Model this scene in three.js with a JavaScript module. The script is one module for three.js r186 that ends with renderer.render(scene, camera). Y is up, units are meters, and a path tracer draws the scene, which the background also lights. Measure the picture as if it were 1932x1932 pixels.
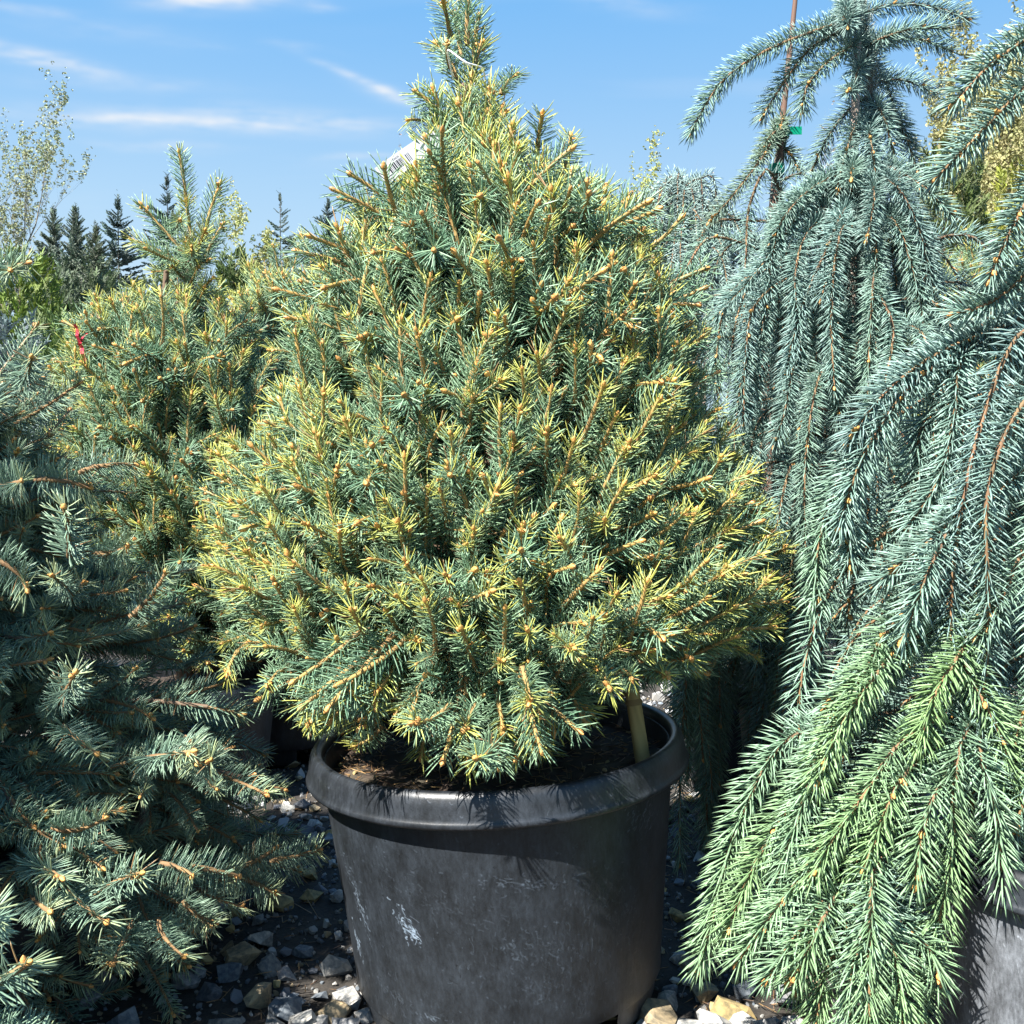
import * as THREE from 'three';
import { ImprovedNoise } from 'three/addons/math/ImprovedNoise.js';
import { ConvexGeometry } from 'three/addons/geometries/ConvexGeometry.js';
import { mergeGeometries } from 'three/addons/utils/BufferGeometryUtils.js';

// ---------------------------------------------------------------- camera, sky, sun, exposure
const scene = new THREE.Scene();
const CAM_H = 0.58, PITCH = 0.060, FOV = 53;
const camera = new THREE.PerspectiveCamera(FOV, 1, 0.05, 900);
camera.position.set(0, CAM_H, 0);
camera.rotation.set(-PITCH, 0, 0);
scene.add(camera);
const renderer = new THREE.WebGLRenderer({ antialias: true });
renderer.setSize(1024, 1024);
renderer.toneMapping = THREE.LinearToneMapping;
const EXPO = 3.2;
renderer.toneMappingExposure = EXPO;
renderer.shadowMap.enabled = true;

const SUN_AZ = 0.76, SUN_EL = 0.85;                      // to the left of the viewer's back, high
const sunDir = new THREE.Vector3(-Math.sin(SUN_AZ) * Math.cos(SUN_EL), Math.sin(SUN_EL), Math.cos(SUN_AZ) * Math.cos(SUN_EL));
const sun = new THREE.DirectionalLight(new THREE.Color(1.0, 0.965, 0.90), 5.0);
sun.name = 'sun';
sun.position.set(0, 0.5, -1).addScaledVector(sunDir, 40);
sun.target.position.set(0, 0.5, -1);
sun.castShadow = true;
sun.shadow.mapSize.set(4096, 4096);
Object.assign(sun.shadow.camera, { left: -6, right: 6, top: 6, bottom: -6, near: 1, far: 90 });
scene.add(sun, sun.target);

const perlin = new ImprovedNoise();
const TAN = Math.tan(FOV / 2 * Math.PI / 180);
const V = (x, y, z) => new THREE.Vector3(x, y, z);
// a point of the place seen at (x, y) of a 1932 px wide view, so many metres in front of the camera
function at(x, y, d) {
  const cx = (x - 966) / 966 * TAN * d, cy = -(y - 966) / 966 * TAN * d;
  const c = Math.cos(PITCH), s = Math.sin(PITCH);
  return V(cx, CAM_H + cy * c - d * s, -(d * c + cy * s));
}
function seen(p) {                                        // the way back: where a point shows, and how far off
  const y = p.y - CAM_H, c = Math.cos(PITCH), s = Math.sin(PITCH);
  const d = -p.z * c - y * s, cy = y * c - p.z * s;
  return [966 + p.x / (TAN * d) * 966, 966 - cy / (TAN * d) * 966, d];
}
const clamp = (x, a, b) => Math.min(b, Math.max(a, x));
const lerp = (a, b, t) => a + (b - a) * t;
const smooth = (a, b, x) => { const t = clamp((x - a) / (b - a), 0, 1); return t * t * (3 - 2 * t); };
let seed = 1;
function rnd() { seed = (seed + 0x6D2B79F5) | 0; let t = Math.imul(seed ^ (seed >>> 15), 1 | seed); t = (t + Math.imul(t ^ (t >>> 7), 61 | t)) ^ t; return ((t ^ (t >>> 14)) >>> 0) / 4294967296; }
const R = (a, b) => a + (b - a) * rnd();
const pick = (a) => a[Math.floor(rnd() * a.length) % a.length];
const reseed = (n) => { seed = n * 7919 + 13; };
function fbm(x, y, z, n = 4) { let s = 0, a = 0.5; for (let i = 0; i < n; i++) { s += a * perlin.noise(x, y, z); x *= 2.03; y *= 2.03; z *= 2.03; a *= 0.5; } return s; }

{ // clear spring sky with thin cirrus, as seen in every direction
  const W = 3072, H = 1536, data = new Float32Array(W * H * 4);
  const k = 1 / EXPO;
  const zen = [0.11, 0.33, 0.80], mid = [0.185, 0.50, 0.94], low = [0.62, 0.83, 0.98];
  // streaks: view x, view y, half length, half width, slope, strength
  const streaks = [[400, 228, 300, 22, 0.03, 0.42], [250, 226, 150, 10, 0.05, 0.25], [560, 236, 170, 12, -0.02, 0.2], [690, 150, 95, 9, 0.42, 0.42], [730, 172, 60, 14, 0.25, 0.22], [405, 2, 110, 14, 0.02, 0.75],
    [60, 105, 150, 14, 0.27, 0.5], [110, 122, 80, 8, 0.12, 0.35], [300, 276, 110, 7, 0.03, 0.28], [660, 300, 80, 6, 0.02, 0.25], [40, 12, 120, 10, 0.1, 0.25], [605, 16, 30, 10, 0.1, 0.3], [210, 60, 160, 22, 0.1, 0.12], [560, 85, 60, 5, 0.1, 0.12], [220, 160, 200, 16, 0.05, 0.14], [1180, 5, 120, 18, 0.12, 0.15], [400, 85, 40, 6, 0.1, 0.1]];
  const dir = V(0, 0, 0);
  for (let j = 0; j < H; j++) {
    const lat = ((j + 0.5) / H - 0.5) * Math.PI, cl = Math.cos(lat), sl = Math.sin(lat);
    for (let i = 0; i < W; i++) {
      const phi = ((i + 0.5) / W - 0.5) * 2 * Math.PI, o = (j * W + i) * 4;
      let r, g, b;
      if (sl < -0.02) { r = 0.06; g = 0.06; b = 0.05; } else {
        const h = Math.max(sl, 0);
        const a = smooth(0.06, 0.46, h), c = smooth(0.35, 1, h);
        r = lerp(lerp(low[0], mid[0], a), zen[0], c); g = lerp(lerp(low[1], mid[1], a), zen[1], c); b = lerp(lerp(low[2], mid[2], a), zen[2], c);
        let cloud = 0;
        dir.set(cl * Math.cos(phi), sl, cl * Math.sin(phi));
        if (h > 0.03) {
          const px = dir.x / (h + 0.12), pz = dir.z / (h + 0.12);
          const n = fbm(px * 0.8 + 3.1, pz * 3.6 + 7.7, 1.3, 4);
          cloud += 0.35 * smooth(0.12, 0.5, n);
        }
        if (dir.z < -0.4) {
          const [sx, sy] = seen(V(dir.x * 100, CAM_H + dir.y * 100, dir.z * 100));
          if (sx > -300 && sx < 2300 && sy > -260 && sy < 900) {
            const n1 = fbm(sx / 130, sy / 26, 4.2, 5) + 0.55 * fbm(sx / 90 + sy / 40, sy / 7 - sx / 60, 8.1, 3), n2 = fbm(sx / 300 + 9, sy / 70, 2.2, 3);
            cloud *= 0.4;
            for (const [x, y, L, w, m, s] of streaks) {
              const dx = sx - x, dy = sy - y - m * dx + n2 * 26;
              const e = (dx / L) ** 2 + (dy / w) ** 2;
              if (e < 7) cloud += 1.2 * s * Math.exp(-e) * clamp(0.75 + 1.5 * n1, 0.1, 1.5);
            }
          }
        }
        cloud = clamp(cloud, 0, 0.92);
        r = lerp(r, 0.90, cloud); g = lerp(g, 0.93, cloud); b = lerp(b, 0.97, cloud);
      }
      data[o] = r * k; data[o + 1] = g * k; data[o + 2] = b * k; data[o + 3] = 1;
    }
  }
  const tex = new THREE.DataTexture(data, W, H, THREE.RGBAFormat, THREE.FloatType);
  tex.mapping = THREE.EquirectangularReflectionMapping;
  tex.magFilter = tex.minFilter = THREE.LinearFilter;
  tex.needsUpdate = true;
  scene.background = tex;
  scene.environment = tex;
}

// ---------------------------------------------------------------- helpers
const used = new Map();
function numbered(n) { const k = used.get(n) || 0; used.set(n, k + 1); return k ? `${n}_${String(k).padStart(3, '0')}` : n; }
function shade(o) { o.castShadow = o.receiveShadow = true; return o; }
function thing(name, label, category, p = V(0, 0, 0), group) {
  const o = new THREE.Group(); o.name = numbered(name); o.position.copy(p);
  o.userData = { label, category }; if (group) o.userData.group = group;
  scene.add(o); return o;
}
function part(parent, name, geo, mat, kind, label) {
  const m = shade(new THREE.Mesh(geo, mat)); m.name = name;
  if (kind) m.userData.kind = kind; if (label) m.userData.label = label;
  parent.add(m); return m;
}
class MB {                                                // collects triangles of one mesh
  constructor() { this.p = []; this.n = []; this.c = []; this.i = []; }
  v(x, y, z, nx, ny, nz, c) { this.p.push(x, y, z); this.n.push(nx, ny, nz); this.c.push(c[0], c[1], c[2]); return this.p.length / 3 - 1; }
  // a needle: three-sided, tapering to a point, bending by `bend` at its tip
  needle(b, d, len, r, bend, c0, c1, rings) {
    let ax = Math.abs(d.y) < 0.9 ? V(0, 1, 0) : V(1, 0, 0);
    const u = ax.cross(d).normalize(), w = V(0, 0, 0).crossVectors(d, u);
    const sp = rnd() * 6.28; let prev = -1; const N = rings.length;
    for (let k = 0; k < N; k++) {
      const [t, q] = rings[k], x = b.x + d.x * len * t + bend.x * t * t, y = b.y + d.y * len * t + bend.y * t * t, z = b.z + d.z * len * t + bend.z * t * t;
      const c = [lerp(c0[0], c1[0], t), lerp(c0[1], c1[1], t), lerp(c0[2], c1[2], t)];
      const s = this.p.length / 3;
      for (let e = 0; e < 3; e++) {
        const a = sp + e * 2.0944, ca = Math.cos(a), sa = Math.sin(a);
        const nx = u.x * ca + w.x * sa, ny = u.y * ca + w.y * sa, nz = u.z * ca + w.z * sa;
        this.v(x + nx * r * q, y + ny * r * q, z + nz * r * q, nx, ny, nz, c);
      }
      if (prev >= 0) for (let e = 0; e < 3; e++) { const f = (e + 1) % 3; this.i.push(prev + e, prev + f, s + e, prev + f, s + f, s + e); }
      prev = s;
    }
    const tip = this.v(b.x + d.x * len + bend.x, b.y + d.y * len + bend.y, b.z + d.z * len + bend.z, d.x, d.y, d.z, c1);
    for (let e = 0; e < 3; e++) this.i.push(prev + e, prev + (e + 1) % 3, tip);
  }
  tube(pts, radii, colors, seg = 6, wob = 0) {
    let u = null, prev = -1;
    for (let k = 0; k < pts.length; k++) {
      const d = pts[Math.min(k + 1, pts.length - 1)].clone().sub(pts[Math.max(k - 1, 0)]).normalize();
      if (!u) u = (Math.abs(d.y) < 0.9 ? V(0, 1, 0) : V(1, 0, 0)).cross(d).normalize(); else u.addScaledVector(d, -u.dot(d)).normalize();
      const w = V(0, 0, 0).crossVectors(d, u), s = this.p.length / 3, c = typeof colors[0] === 'number' ? colors : colors[k];
      for (let e = 0; e < seg; e++) {
        const a = e / seg * 6.2832, ca = Math.cos(a), sa = Math.sin(a), nx = u.x * ca + w.x * sa, ny = u.y * ca + w.y * sa, nz = u.z * ca + w.z * sa;
        const r = radii[k] * (1 + (wob ? R(-wob, wob) : 0)), g = wob ? R(0.75, 1.25) : 1;
        this.v(pts[k].x + nx * r, pts[k].y + ny * r, pts[k].z + nz * r, nx, ny, nz, [c[0] * g, c[1] * g, c[2] * g]);
      }
      if (prev >= 0) for (let e = 0; e < seg; e++) { const f = (e + 1) % seg; this.i.push(prev + e, prev + f, s + e, prev + f, s + f, s + e); }
      prev = s;
    }
    const d = pts[pts.length - 1].clone().sub(pts[pts.length - 2]).normalize(), L = pts[pts.length - 1].clone().addScaledVector(d, radii[radii.length - 1] * 0.6);
    const cc = typeof colors[0] === 'number' ? colors : colors[colors.length - 1], tip = this.v(L.x, L.y, L.z, d.x, d.y, d.z, cc);
    for (let e = 0; e < seg; e++) this.i.push(prev + e, prev + (e + 1) % seg, tip);
  }
  // a bud: a pointed egg of overlapping scales
  bud(b, d, len, r, c) {
    const u = (Math.abs(d.y) < 0.9 ? V(0, 1, 0) : V(1, 0, 0)).cross(d).normalize(), w = V(0, 0, 0).crossVectors(d, u);
    const prof = [[0, 0.55], [0.16, 0.95], [0.2, 0.82], [0.42, 1.0], [0.48, 0.85], [0.68, 0.75], [0.74, 0.58], [0.92, 0.25]];
    let prev = -1; const seg = 7;
    prof.forEach(([t, q], k) => {
      const s = this.p.length / 3, tone = (k % 2 ? 1.15 : 0.7) * R(0.85, 1.15);
      for (let e = 0; e < seg; e++) {
        const a = (e + (k % 4 > 1 ? 0.5 : 0)) / seg * 6.2832, rr = r * q * R(0.9, 1.1), ca = Math.cos(a), sa = Math.sin(a), nx = u.x * ca + w.x * sa, ny = u.y * ca + w.y * sa, nz = u.z * ca + w.z * sa;
        this.v(b.x + d.x * len * t + nx * rr, b.y + d.y * len * t + ny * rr, b.z + d.z * len * t + nz * rr, nx * 0.9 + d.x * (t - 0.3), ny * 0.9 + d.y * (t - 0.3), nz * 0.9 + d.z * (t - 0.3), [c[0] * tone, c[1] * tone, c[2] * tone]);
      }
      if (prev >= 0) for (let e = 0; e < seg; e++) { const f = (e + 1) % seg; this.i.push(prev + e, prev + f, s + e, prev + f, s + f, s + e); }
      prev = s;
    });
    const tip = this.v(b.x + d.x * len, b.y + d.y * len, b.z + d.z * len, d.x, d.y, d.z, c);
    for (let e = 0; e < seg; e++) this.i.push(prev + e, prev + (e + 1) % seg, tip);
  }
  tri(a, b, c, col) {
    const n = b.clone().sub(a).cross(c.clone().sub(a)).normalize();
    const s = this.v(a.x, a.y, a.z, n.x, n.y, n.z, col); this.v(b.x, b.y, b.z, n.x, n.y, n.z, col); this.v(c.x, c.y, c.z, n.x, n.y, n.z, col);
    this.i.push(s, s + 1, s + 2);
  }
  geo() {
    const g = new THREE.BufferGeometry();
    g.setAttribute('position', new THREE.BufferAttribute(new Float32Array(this.p), 3));
    g.setAttribute('normal', new THREE.BufferAttribute(new Float32Array(this.n), 3));
    g.setAttribute('color', new THREE.BufferAttribute(new Float32Array(this.c), 3));
    g.setIndex(this.i.length ? new THREE.BufferAttribute(new Uint32Array(this.i), 1) : []);
    return g;
  }
  get empty() { return !this.i.length; }
}
function mat(name, o) { const m = new THREE.MeshPhysicalMaterial({ roughness: 0.8, ...o }); m.name = name; return m; }
const M = {
  needle: mat('needles', { vertexColors: true, roughness: 0.42, side: THREE.DoubleSide }),
  bark: mat('bark', { vertexColors: true, roughness: 0.85 }),
  bud: mat('bud_scales', { vertexColors: true, roughness: 0.6 }),
  leaf: mat('leaves', { vertexColors: true, roughness: 0.6, side: THREE.DoubleSide, transmission: 0.3, thickness: 0 }),
};
M.leaf.roughness = 0.75;
const jit = (c, a) => { const k = 1 + R(-a, a); return [c[0] * k, c[1] * k * (1 + R(-a, a) * 0.3), c[2] * k]; };
const mixc = (a, b, t) => [lerp(a[0], b[0], t), lerp(a[1], b[1], t), lerp(a[2], b[2], t)];
function turned(d, spread) { // a direction about d
  const v = V(R(-1, 1), R(-1, 1), R(-1, 1)); return d.clone().addScaledVector(v, spread).normalize();
}
const RING4 = [[0, 0.7], [0.4, 1], [0.8, 0.85]], RING3 = [[0, 0.85], [0.62, 0.95]];

// ---------------------------------------------------------------- ground
const GROUND = 0;
{
  const N = 1024, d = new Uint8Array(N * N * 4);
  reseed(3);
  for (let j = 0; j < N; j++) for (let i = 0; i < N; i++) {
    const a = i / N * 6.2832, b = j / N * 6.2832, o = (j * N + i) * 4;
    const n = fbm(Math.cos(a) * 5, Math.sin(a) * 5 + Math.cos(b) * 5, Math.sin(b) * 5, 4), q = rnd();
    const k = 70 + n * 70 + q * 26;
    d[o] = clamp(k * 1.05, 0, 255); d[o + 1] = clamp(k * 0.97, 0, 255); d[o + 2] = clamp(k * 0.88, 0, 255); d[o + 3] = 255;
  }
  const t = new THREE.DataTexture(d, N, N); t.colorSpace = THREE.SRGBColorSpace; t.wrapS = t.wrapT = THREE.RepeatWrapping; t.magFilter = THREE.LinearFilter; t.needsUpdate = true;
  const t2 = t.clone(); t2.colorSpace = THREE.NoColorSpace; t2.needsUpdate = true;
  t.repeat.set(400, 400); t2.repeat.set(400, 400);
  const g = new THREE.PlaneGeometry(600, 600, 1, 1).rotateX(-Math.PI / 2);
  const ground = shade(new THREE.Mesh(g, mat('gravel_bed', { map: t, bumpMap: t2, bumpScale: 0.006, roughness: 0.95, color: 0x9a9a9a })));
  ground.name = 'ground'; ground.userData.kind = 'structure'; ground.position.set(0, GROUND, -100);
  scene.add(ground);
  // crushed stones: angular, 1 to 5 cm
  reseed(5);
  const shapes = [];
  for (let k = 0; k < 9; k++) {
    const pts = [], fl = R(0.55, 0.8), el = R(0.75, 1.0);
    for (let i = 0; i < 13; i++) { const v = V(R(-1, 1), R(-1, 1), R(-1, 1)).normalize().multiplyScalar(R(0.85, 1.08)); pts.push(V(v.x, v.y * fl, v.z * el)); }
    const cg = new ConvexGeometry(pts); shapes.push(cg);
  }
  const tones = [[0.33, 0.33, 0.33], [0.42, 0.41, 0.38], [0.20, 0.23, 0.26], [0.42, 0.33, 0.20], [0.55, 0.53, 0.49], [0.28, 0.27, 0.25], [0.48, 0.36, 0.16], [0.14, 0.15, 0.17]];
  const st = new Uint8Array(128 * 128 * 4);
  for (let j = 0; j < 128; j++) for (let i = 0; i < 128; i++) { const o = (j * 128 + i) * 4, n = fbm(i / 14, j / 14, 6.6, 4); const k = 205 + n * 110 + R(-14, 14); st[o] = clamp(k + n * 14, 0, 255); st[o + 1] = clamp(k, 0, 255); st[o + 2] = clamp(k - n * 18, 0, 255); st[o + 3] = 255; }
  const stx = new THREE.DataTexture(st, 128, 128); stx.colorSpace = THREE.SRGBColorSpace; stx.wrapS = stx.wrapT = THREE.RepeatWrapping; stx.magFilter = THREE.LinearFilter; stx.needsUpdate = true;
  for (const s of shapes) { const p = s.attributes.position, uv = new Float32Array(p.count * 2), n = s.attributes.normal; for (let i = 0; i < p.count; i++) { const ax = Math.abs(n.getX(i)), ay = Math.abs(n.getY(i)), az = Math.abs(n.getZ(i)); let u = p.getX(i), v = p.getZ(i); if (ax > ay && ax > az) u = p.getY(i); else if (az > ay) v = p.getY(i); uv[2 * i] = u * 0.4; uv[2 * i + 1] = v * 0.4; } s.setAttribute('uv', new THREE.BufferAttribute(uv, 2)); }
  const mats = tones.map((c, i) => { const m = mat(`stone_${['grey', 'pale', 'slate', 'ochre', 'white', 'brown', 'amber', 'dark'][i]}`, { roughness: 0.8, map: stx }); m.color.setRGB(...c); return m; });
  const spots = [];
  for (let k = 0; k < 9000 && spots.length < 1900; k++) {
    const z = -R(0.75, 2.6), x = R(-1, 1) * (0.1 + 0.56 * -z), s = 0.006 + 0.016 * rnd() ** 2.2;
    if (spots.some((q) => (q.x - x) ** 2 + (q.z - z) ** 2 < (0.72 * (q.s + s)) ** 2)) continue;
    spots.push({ x, z, s });
  }
  // the large pale stones beside the pot
  for (const [px, py, s, tone] of [[1240, 1925, 0.026, 3], [1305, 1893, 0.020, 0], [1345, 1925, 0.022, 4], [1380, 1905, 0.024, 6], [1290, 1940, 0.022, 1], [1408, 1928, 0.020, 4], [1330, 1865, 0.016, 3], [655, 1880, 0.019, 4], [625, 1905, 0.020, 3], [545, 1905, 0.022, 2], [580, 1925, 0.018, 1], [690, 1905, 0.014, 4], [655, 1928, 0.016, 0], [500, 1880, 0.021, 3], [430, 1830, 0.016, 2], [590, 1550, 0.014, 4], [575, 1535, 0.011, 1], [560, 1890, 0.013, 0], [1265, 1880, 0.016, 1], [605, 1930, 0.014, 4], [1225, 1945, 0.02, 4], [235, 1925, 0.02, 2], [420, 1935, 0.018, 5], [520, 1930, 0.018, 1], [1440, 1940, 0.018, 0]]) {
    const dir = at(px, py, 1).sub(camera.position), t = -(CAM_H - 0.01) / dir.y;
    const x = dir.x * t, z = dir.z * t;
    for (let i = spots.length - 1; i >= 0; i--) if ((spots[i].x - x) ** 2 + (spots[i].z - z) ** 2 < (0.8 * (spots[i].s + s)) ** 2 && !spots[i].tone) spots.splice(i, 1);
    spots.push({ x, z, s, tone });
  }
  for (const q of spots) { q.d = seen(V(q.x, 0, q.z)); q.score = (q.d[0] < -60 || q.d[0] > 1990 || q.d[1] > 2020 ? 0 : 1) * q.s / q.d[2] + (q.tone !== undefined ? 9 : 0); }
  spots.sort((a, b) => b.score - a.score);
  const rest = new Map();
  const rot = new THREE.Euler(), mx = new THREE.Matrix4(), qn = new THREE.Quaternion();
  spots.forEach((q, k) => {
    const v = Math.floor(rnd() * shapes.length), tn = q.tone ?? Math.floor(rnd() ** 1.2 * tones.length);
    rot.set(R(-0.3, 0.3), R(0, 6.28), R(-0.3, 0.3));
    const y = q.s * R(0.2, 0.5);
    if (k < 300) {
      const m = shade(new THREE.Mesh(shapes[v], mats[tn])); m.name = 'stone'; m.position.set(q.x, y, q.z + 100); m.rotation.copy(rot); m.scale.setScalar(q.s * 1.15); ground.add(m);
    } else {
      if (!rest.has(v)) rest.set(v, []);
      mx.compose(V(q.x, y, q.z + 100), qn.setFromEuler(rot), V(q.s, q.s, q.s).multiplyScalar(1.15));
      rest.get(v).push([mx.clone(), tones[tn]]);
    }
  });
  // loose grit and chips too small to tell apart
  for (let k = 0; k < 14000; k++) {
    const z = -R(0.7, 2.4), x = R(-1, 1) * (0.1 + 0.56 * -z), s = R(0.0015, 0.005), v = k % 9;
    mx.compose(V(x, s * 0.3, z + 100), qn.setFromEuler(rot.set(R(0, 3), R(0, 3), R(0, 3))), V(s, s, s));
    if (!rest.has(v)) rest.set(v, []);
    rest.get(v).push([mx.clone(), tones[Math.floor(rnd() * 6) % 6].map((c) => c * 0.55)]);
  }
  { // fallen brown needles and twig bits between the stones
    const l = new MB();
    for (let k = 0; k < 3600; k++) { const z = -R(0.7, 2.2), x = R(-1, 1) * (0.1 + 0.56 * -z), d = V(R(-1, 1), R(-0.1, 0.25), R(-1, 1)).normalize(), c = pick([[0.22, 0.13, 0.06], [0.30, 0.19, 0.09], [0.10, 0.06, 0.035]]); l.needle(V(x, R(0.001, 0.006), z + 100), d, rnd() < 0.06 ? R(0.03, 0.06) : R(0.009, 0.02), rnd() < 0.05 ? 0.0012 : 0.0006, V(R(-0.003, 0.003), 0, R(-0.003, 0.003)), jit(c, 0.3), jit(c, 0.3), RING3); }
    part(ground, 'needle_litter', l.geo(), M.needle, 'stuff');
  }
  const gm = mat('grit', { roughness: 0.85 });
  const gravel = new THREE.Group(); gravel.name = 'gravel'; gravel.userData.kind = 'stuff'; ground.add(gravel);
  for (const [v, list] of rest) {
    const im = shade(new THREE.InstancedMesh(shapes[v], gm, list.length)); im.name = 'gravel_chips'; im.userData.kind = 'stuff';
    list.forEach(([m, c], i) => { im.setMatrixAt(i, m); im.setColorAt(i, new THREE.Color().setRGB(...c)); });
    gravel.add(im);
  }
}

// ---------------------------------------------------------------- background trees
function inst(parent, name, geo, m, list, kind) {
  const im = shade(new THREE.InstancedMesh(geo, m, list.length)); im.name = name; if (kind) im.userData.kind = kind;
  list.forEach(([mx, c], i) => { im.setMatrixAt(i, mx); im.setColorAt(i, new THREE.Color().setRGB(c[0], c[1], c[2])); });
  parent.add(im); return im;
}
const UP = V(0, 1, 0), tq = new THREE.Quaternion(), sq = new THREE.Quaternion();
function pose(p, d, s, spin = rnd() * 6.283, sl = 1) {
  tq.setFromUnitVectors(UP, d); sq.setFromAxisAngle(UP, spin);
  return new THREE.Matrix4().compose(p, tq.clone().multiply(sq), V(s, s * sl, s));
}
// a flat scaly spray, as on arborvitae, 1 unit long
reseed(11);
function sprayGeo() {
  const b = new MB();
  const blade = (x, y, a, l, w, c) => {
    const dx = Math.sin(a), dy = Math.cos(a), z0 = R(-0.05, 0.05), z1 = R(-0.12, 0.12), P = (t, o, z) => V(x + dx * l * t + dy * o, y + dy * l * t - dx * o, z);
    b.tri(P(0, -w * 0.5, z0), P(0.6, -w, z1), P(0.6, w, z1 + 0.03), c); b.tri(P(0.6, -w, z1), P(1, 0, z1 * 1.3), P(0.6, w, z1 + 0.03), c); b.tri(P(0, -w * 0.5, z0), P(0.6, w, z1 + 0.03), P(0, w * 0.5, z0), c);
  };
  for (let k = 0; k < 9; k++) { const t = k / 9, s = k % 2 ? 1 : -1; blade(0, t * 0.62, s * R(0.5, 0.8), R(0.3, 0.46) * (1 - 0.35 * t), R(0.035, 0.055), jit([1, 1, 1], 0.25)); }
  blade(0, 0.45, 0, 0.55, 0.05, [1.1, 1.1, 1]);
  return b.geo();
}
const sprays = [sprayGeo(), sprayGeo(), sprayGeo()];
// a branch of a far spruce, 1 unit long: many short needled twigs
function frondGeo() {
  const b = new MB();
  for (let k = 0; k < 46; k++) {
    const t = (k + rnd()) / 46, s = k % 2 ? 1 : -1, l = lerp(0.34, 0.1, t) * R(0.7, 1.2), a = s * R(0.6, 1.0);
    const p0 = V(0, t, R(-0.02, 0.02)), d = V(Math.sin(a), Math.cos(a), R(-0.45, 0.1)).normalize();
    const w = V(0, 0, 1).cross(d).normalize().multiplyScalar(0.03), e = p0.clone().addScaledVector(d, l), m = p0.clone().addScaledVector(d, l * 0.5);
    const c = jit([1, 1, 1], 0.3);
    b.tri(p0, m.clone().add(w), e, c); b.tri(p0, e, m.clone().sub(w), c);
    const z = V(0, 0, -0.05); b.tri(p0, m.clone().add(z), e, c);
  }
  return b.geo();
}
const fronds = [frondGeo(), frondGeo()];
const leafG = (() => { const b = new MB(); for (let k = 0; k < 4; k++) { const o = V(R(-.6, .6), R(-.4, .8), R(-.6, .6)), u = V(R(-1, 1), R(-1, 1), R(-1, 1)).normalize(), w = turned(UP, 1).cross(u).normalize().multiplyScalar(0.28); b.tri(o, o.clone().addScaledVector(u, 0.5).add(w), o.clone().addScaledVector(u, 1), [1, 1, 1]); b.tri(o, o.clone().addScaledVector(u, 1), o.clone().addScaledVector(u, 0.5).sub(w), [1, 1, 1]); } return b.geo(); })();
const px2m = (d) => TAN * d / 966;
function trunkOf(t, h, r, c) {
  const b = new MB(), pts = [], rs = [];
  for (let k = 0; k <= 6; k++) { pts.push(V(R(-1, 1) * r * 0.3, h * k / 6, R(-1, 1) * r * 0.3)); rs.push(r * (1 - 0.85 * k / 6)); }
  b.tube(pts, rs, c, 8, 0.08); return part(t, 'trunk', b.geo(), M.bark);
}
function standing(x, top, d, name, label, cat, group) {     // a plant whose tip shows at (x, top)
  const p = at(x, top, d); const h = p.y; p.y = 0; return [thing(name, label, cat, p, group), h];
}
function thuja(x, top, half, d, color, label, { shape = 1.3, n = 2600, spray = 0.10, up = 0.9, name = 'arborvitae', cat = 'arborvitae', lump = 0.25, group } = {}) {
  reseed(Math.round(x * 7 + top + d * 31));
  const [t, h] = standing(x, top, d, name, label, cat, group), rad = half * px2m(d);
  trunkOf(t, h * 0.8, rad * 0.12 + 0.01, [0.10, 0.07, 0.05]);
  const lists = [[], [], []], nx = R(0, 50);
  for (let k = 0; k < n; k++) {
    const y = 1 - Math.sqrt(rnd() * 0.985 + 0.005) ** 1.0, f = y;                 // 0 low .. 1 tip
    const prof = Math.min(1, (1 - f) ** (1 / shape) * 1.15) * (f < 0.1 ? lerp(0.8, 1, f / 0.1) : 1);
    const a = R(0, 6.283), lumpy = 1 + lump * 1.6 * perlin.noise(Math.cos(a) * 2 + nx, f * h * 2.2, Math.sin(a) * 2) + lump * perlin.noise(Math.cos(a) * 5 + nx, f * h * 6, Math.sin(a) * 5);
    const r = rad * prof * lumpy * (1 - 0.3 * rnd() ** 2), out = V(Math.cos(a), 0, Math.sin(a));
    const p = V(out.x * r, f * h * 0.97, out.z * r), dir = turned(out.clone().multiplyScalar(1 - up * 0.6).add(V(0, up, 0)).normalize(), 0.35);
    const c = jit(color, 0.3); lists[k % 3].push([pose(p.addScaledVector(dir, -spray * 0.5), dir, spray * R(0.7, 1.25)), c]);
  }
  const crown = new THREE.Group(); crown.name = 'crown'; t.add(crown);
  lists.forEach((l, i) => inst(crown, 'foliage', sprays[i], M.leaf, l, 'stuff'));
  return t;
}
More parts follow.
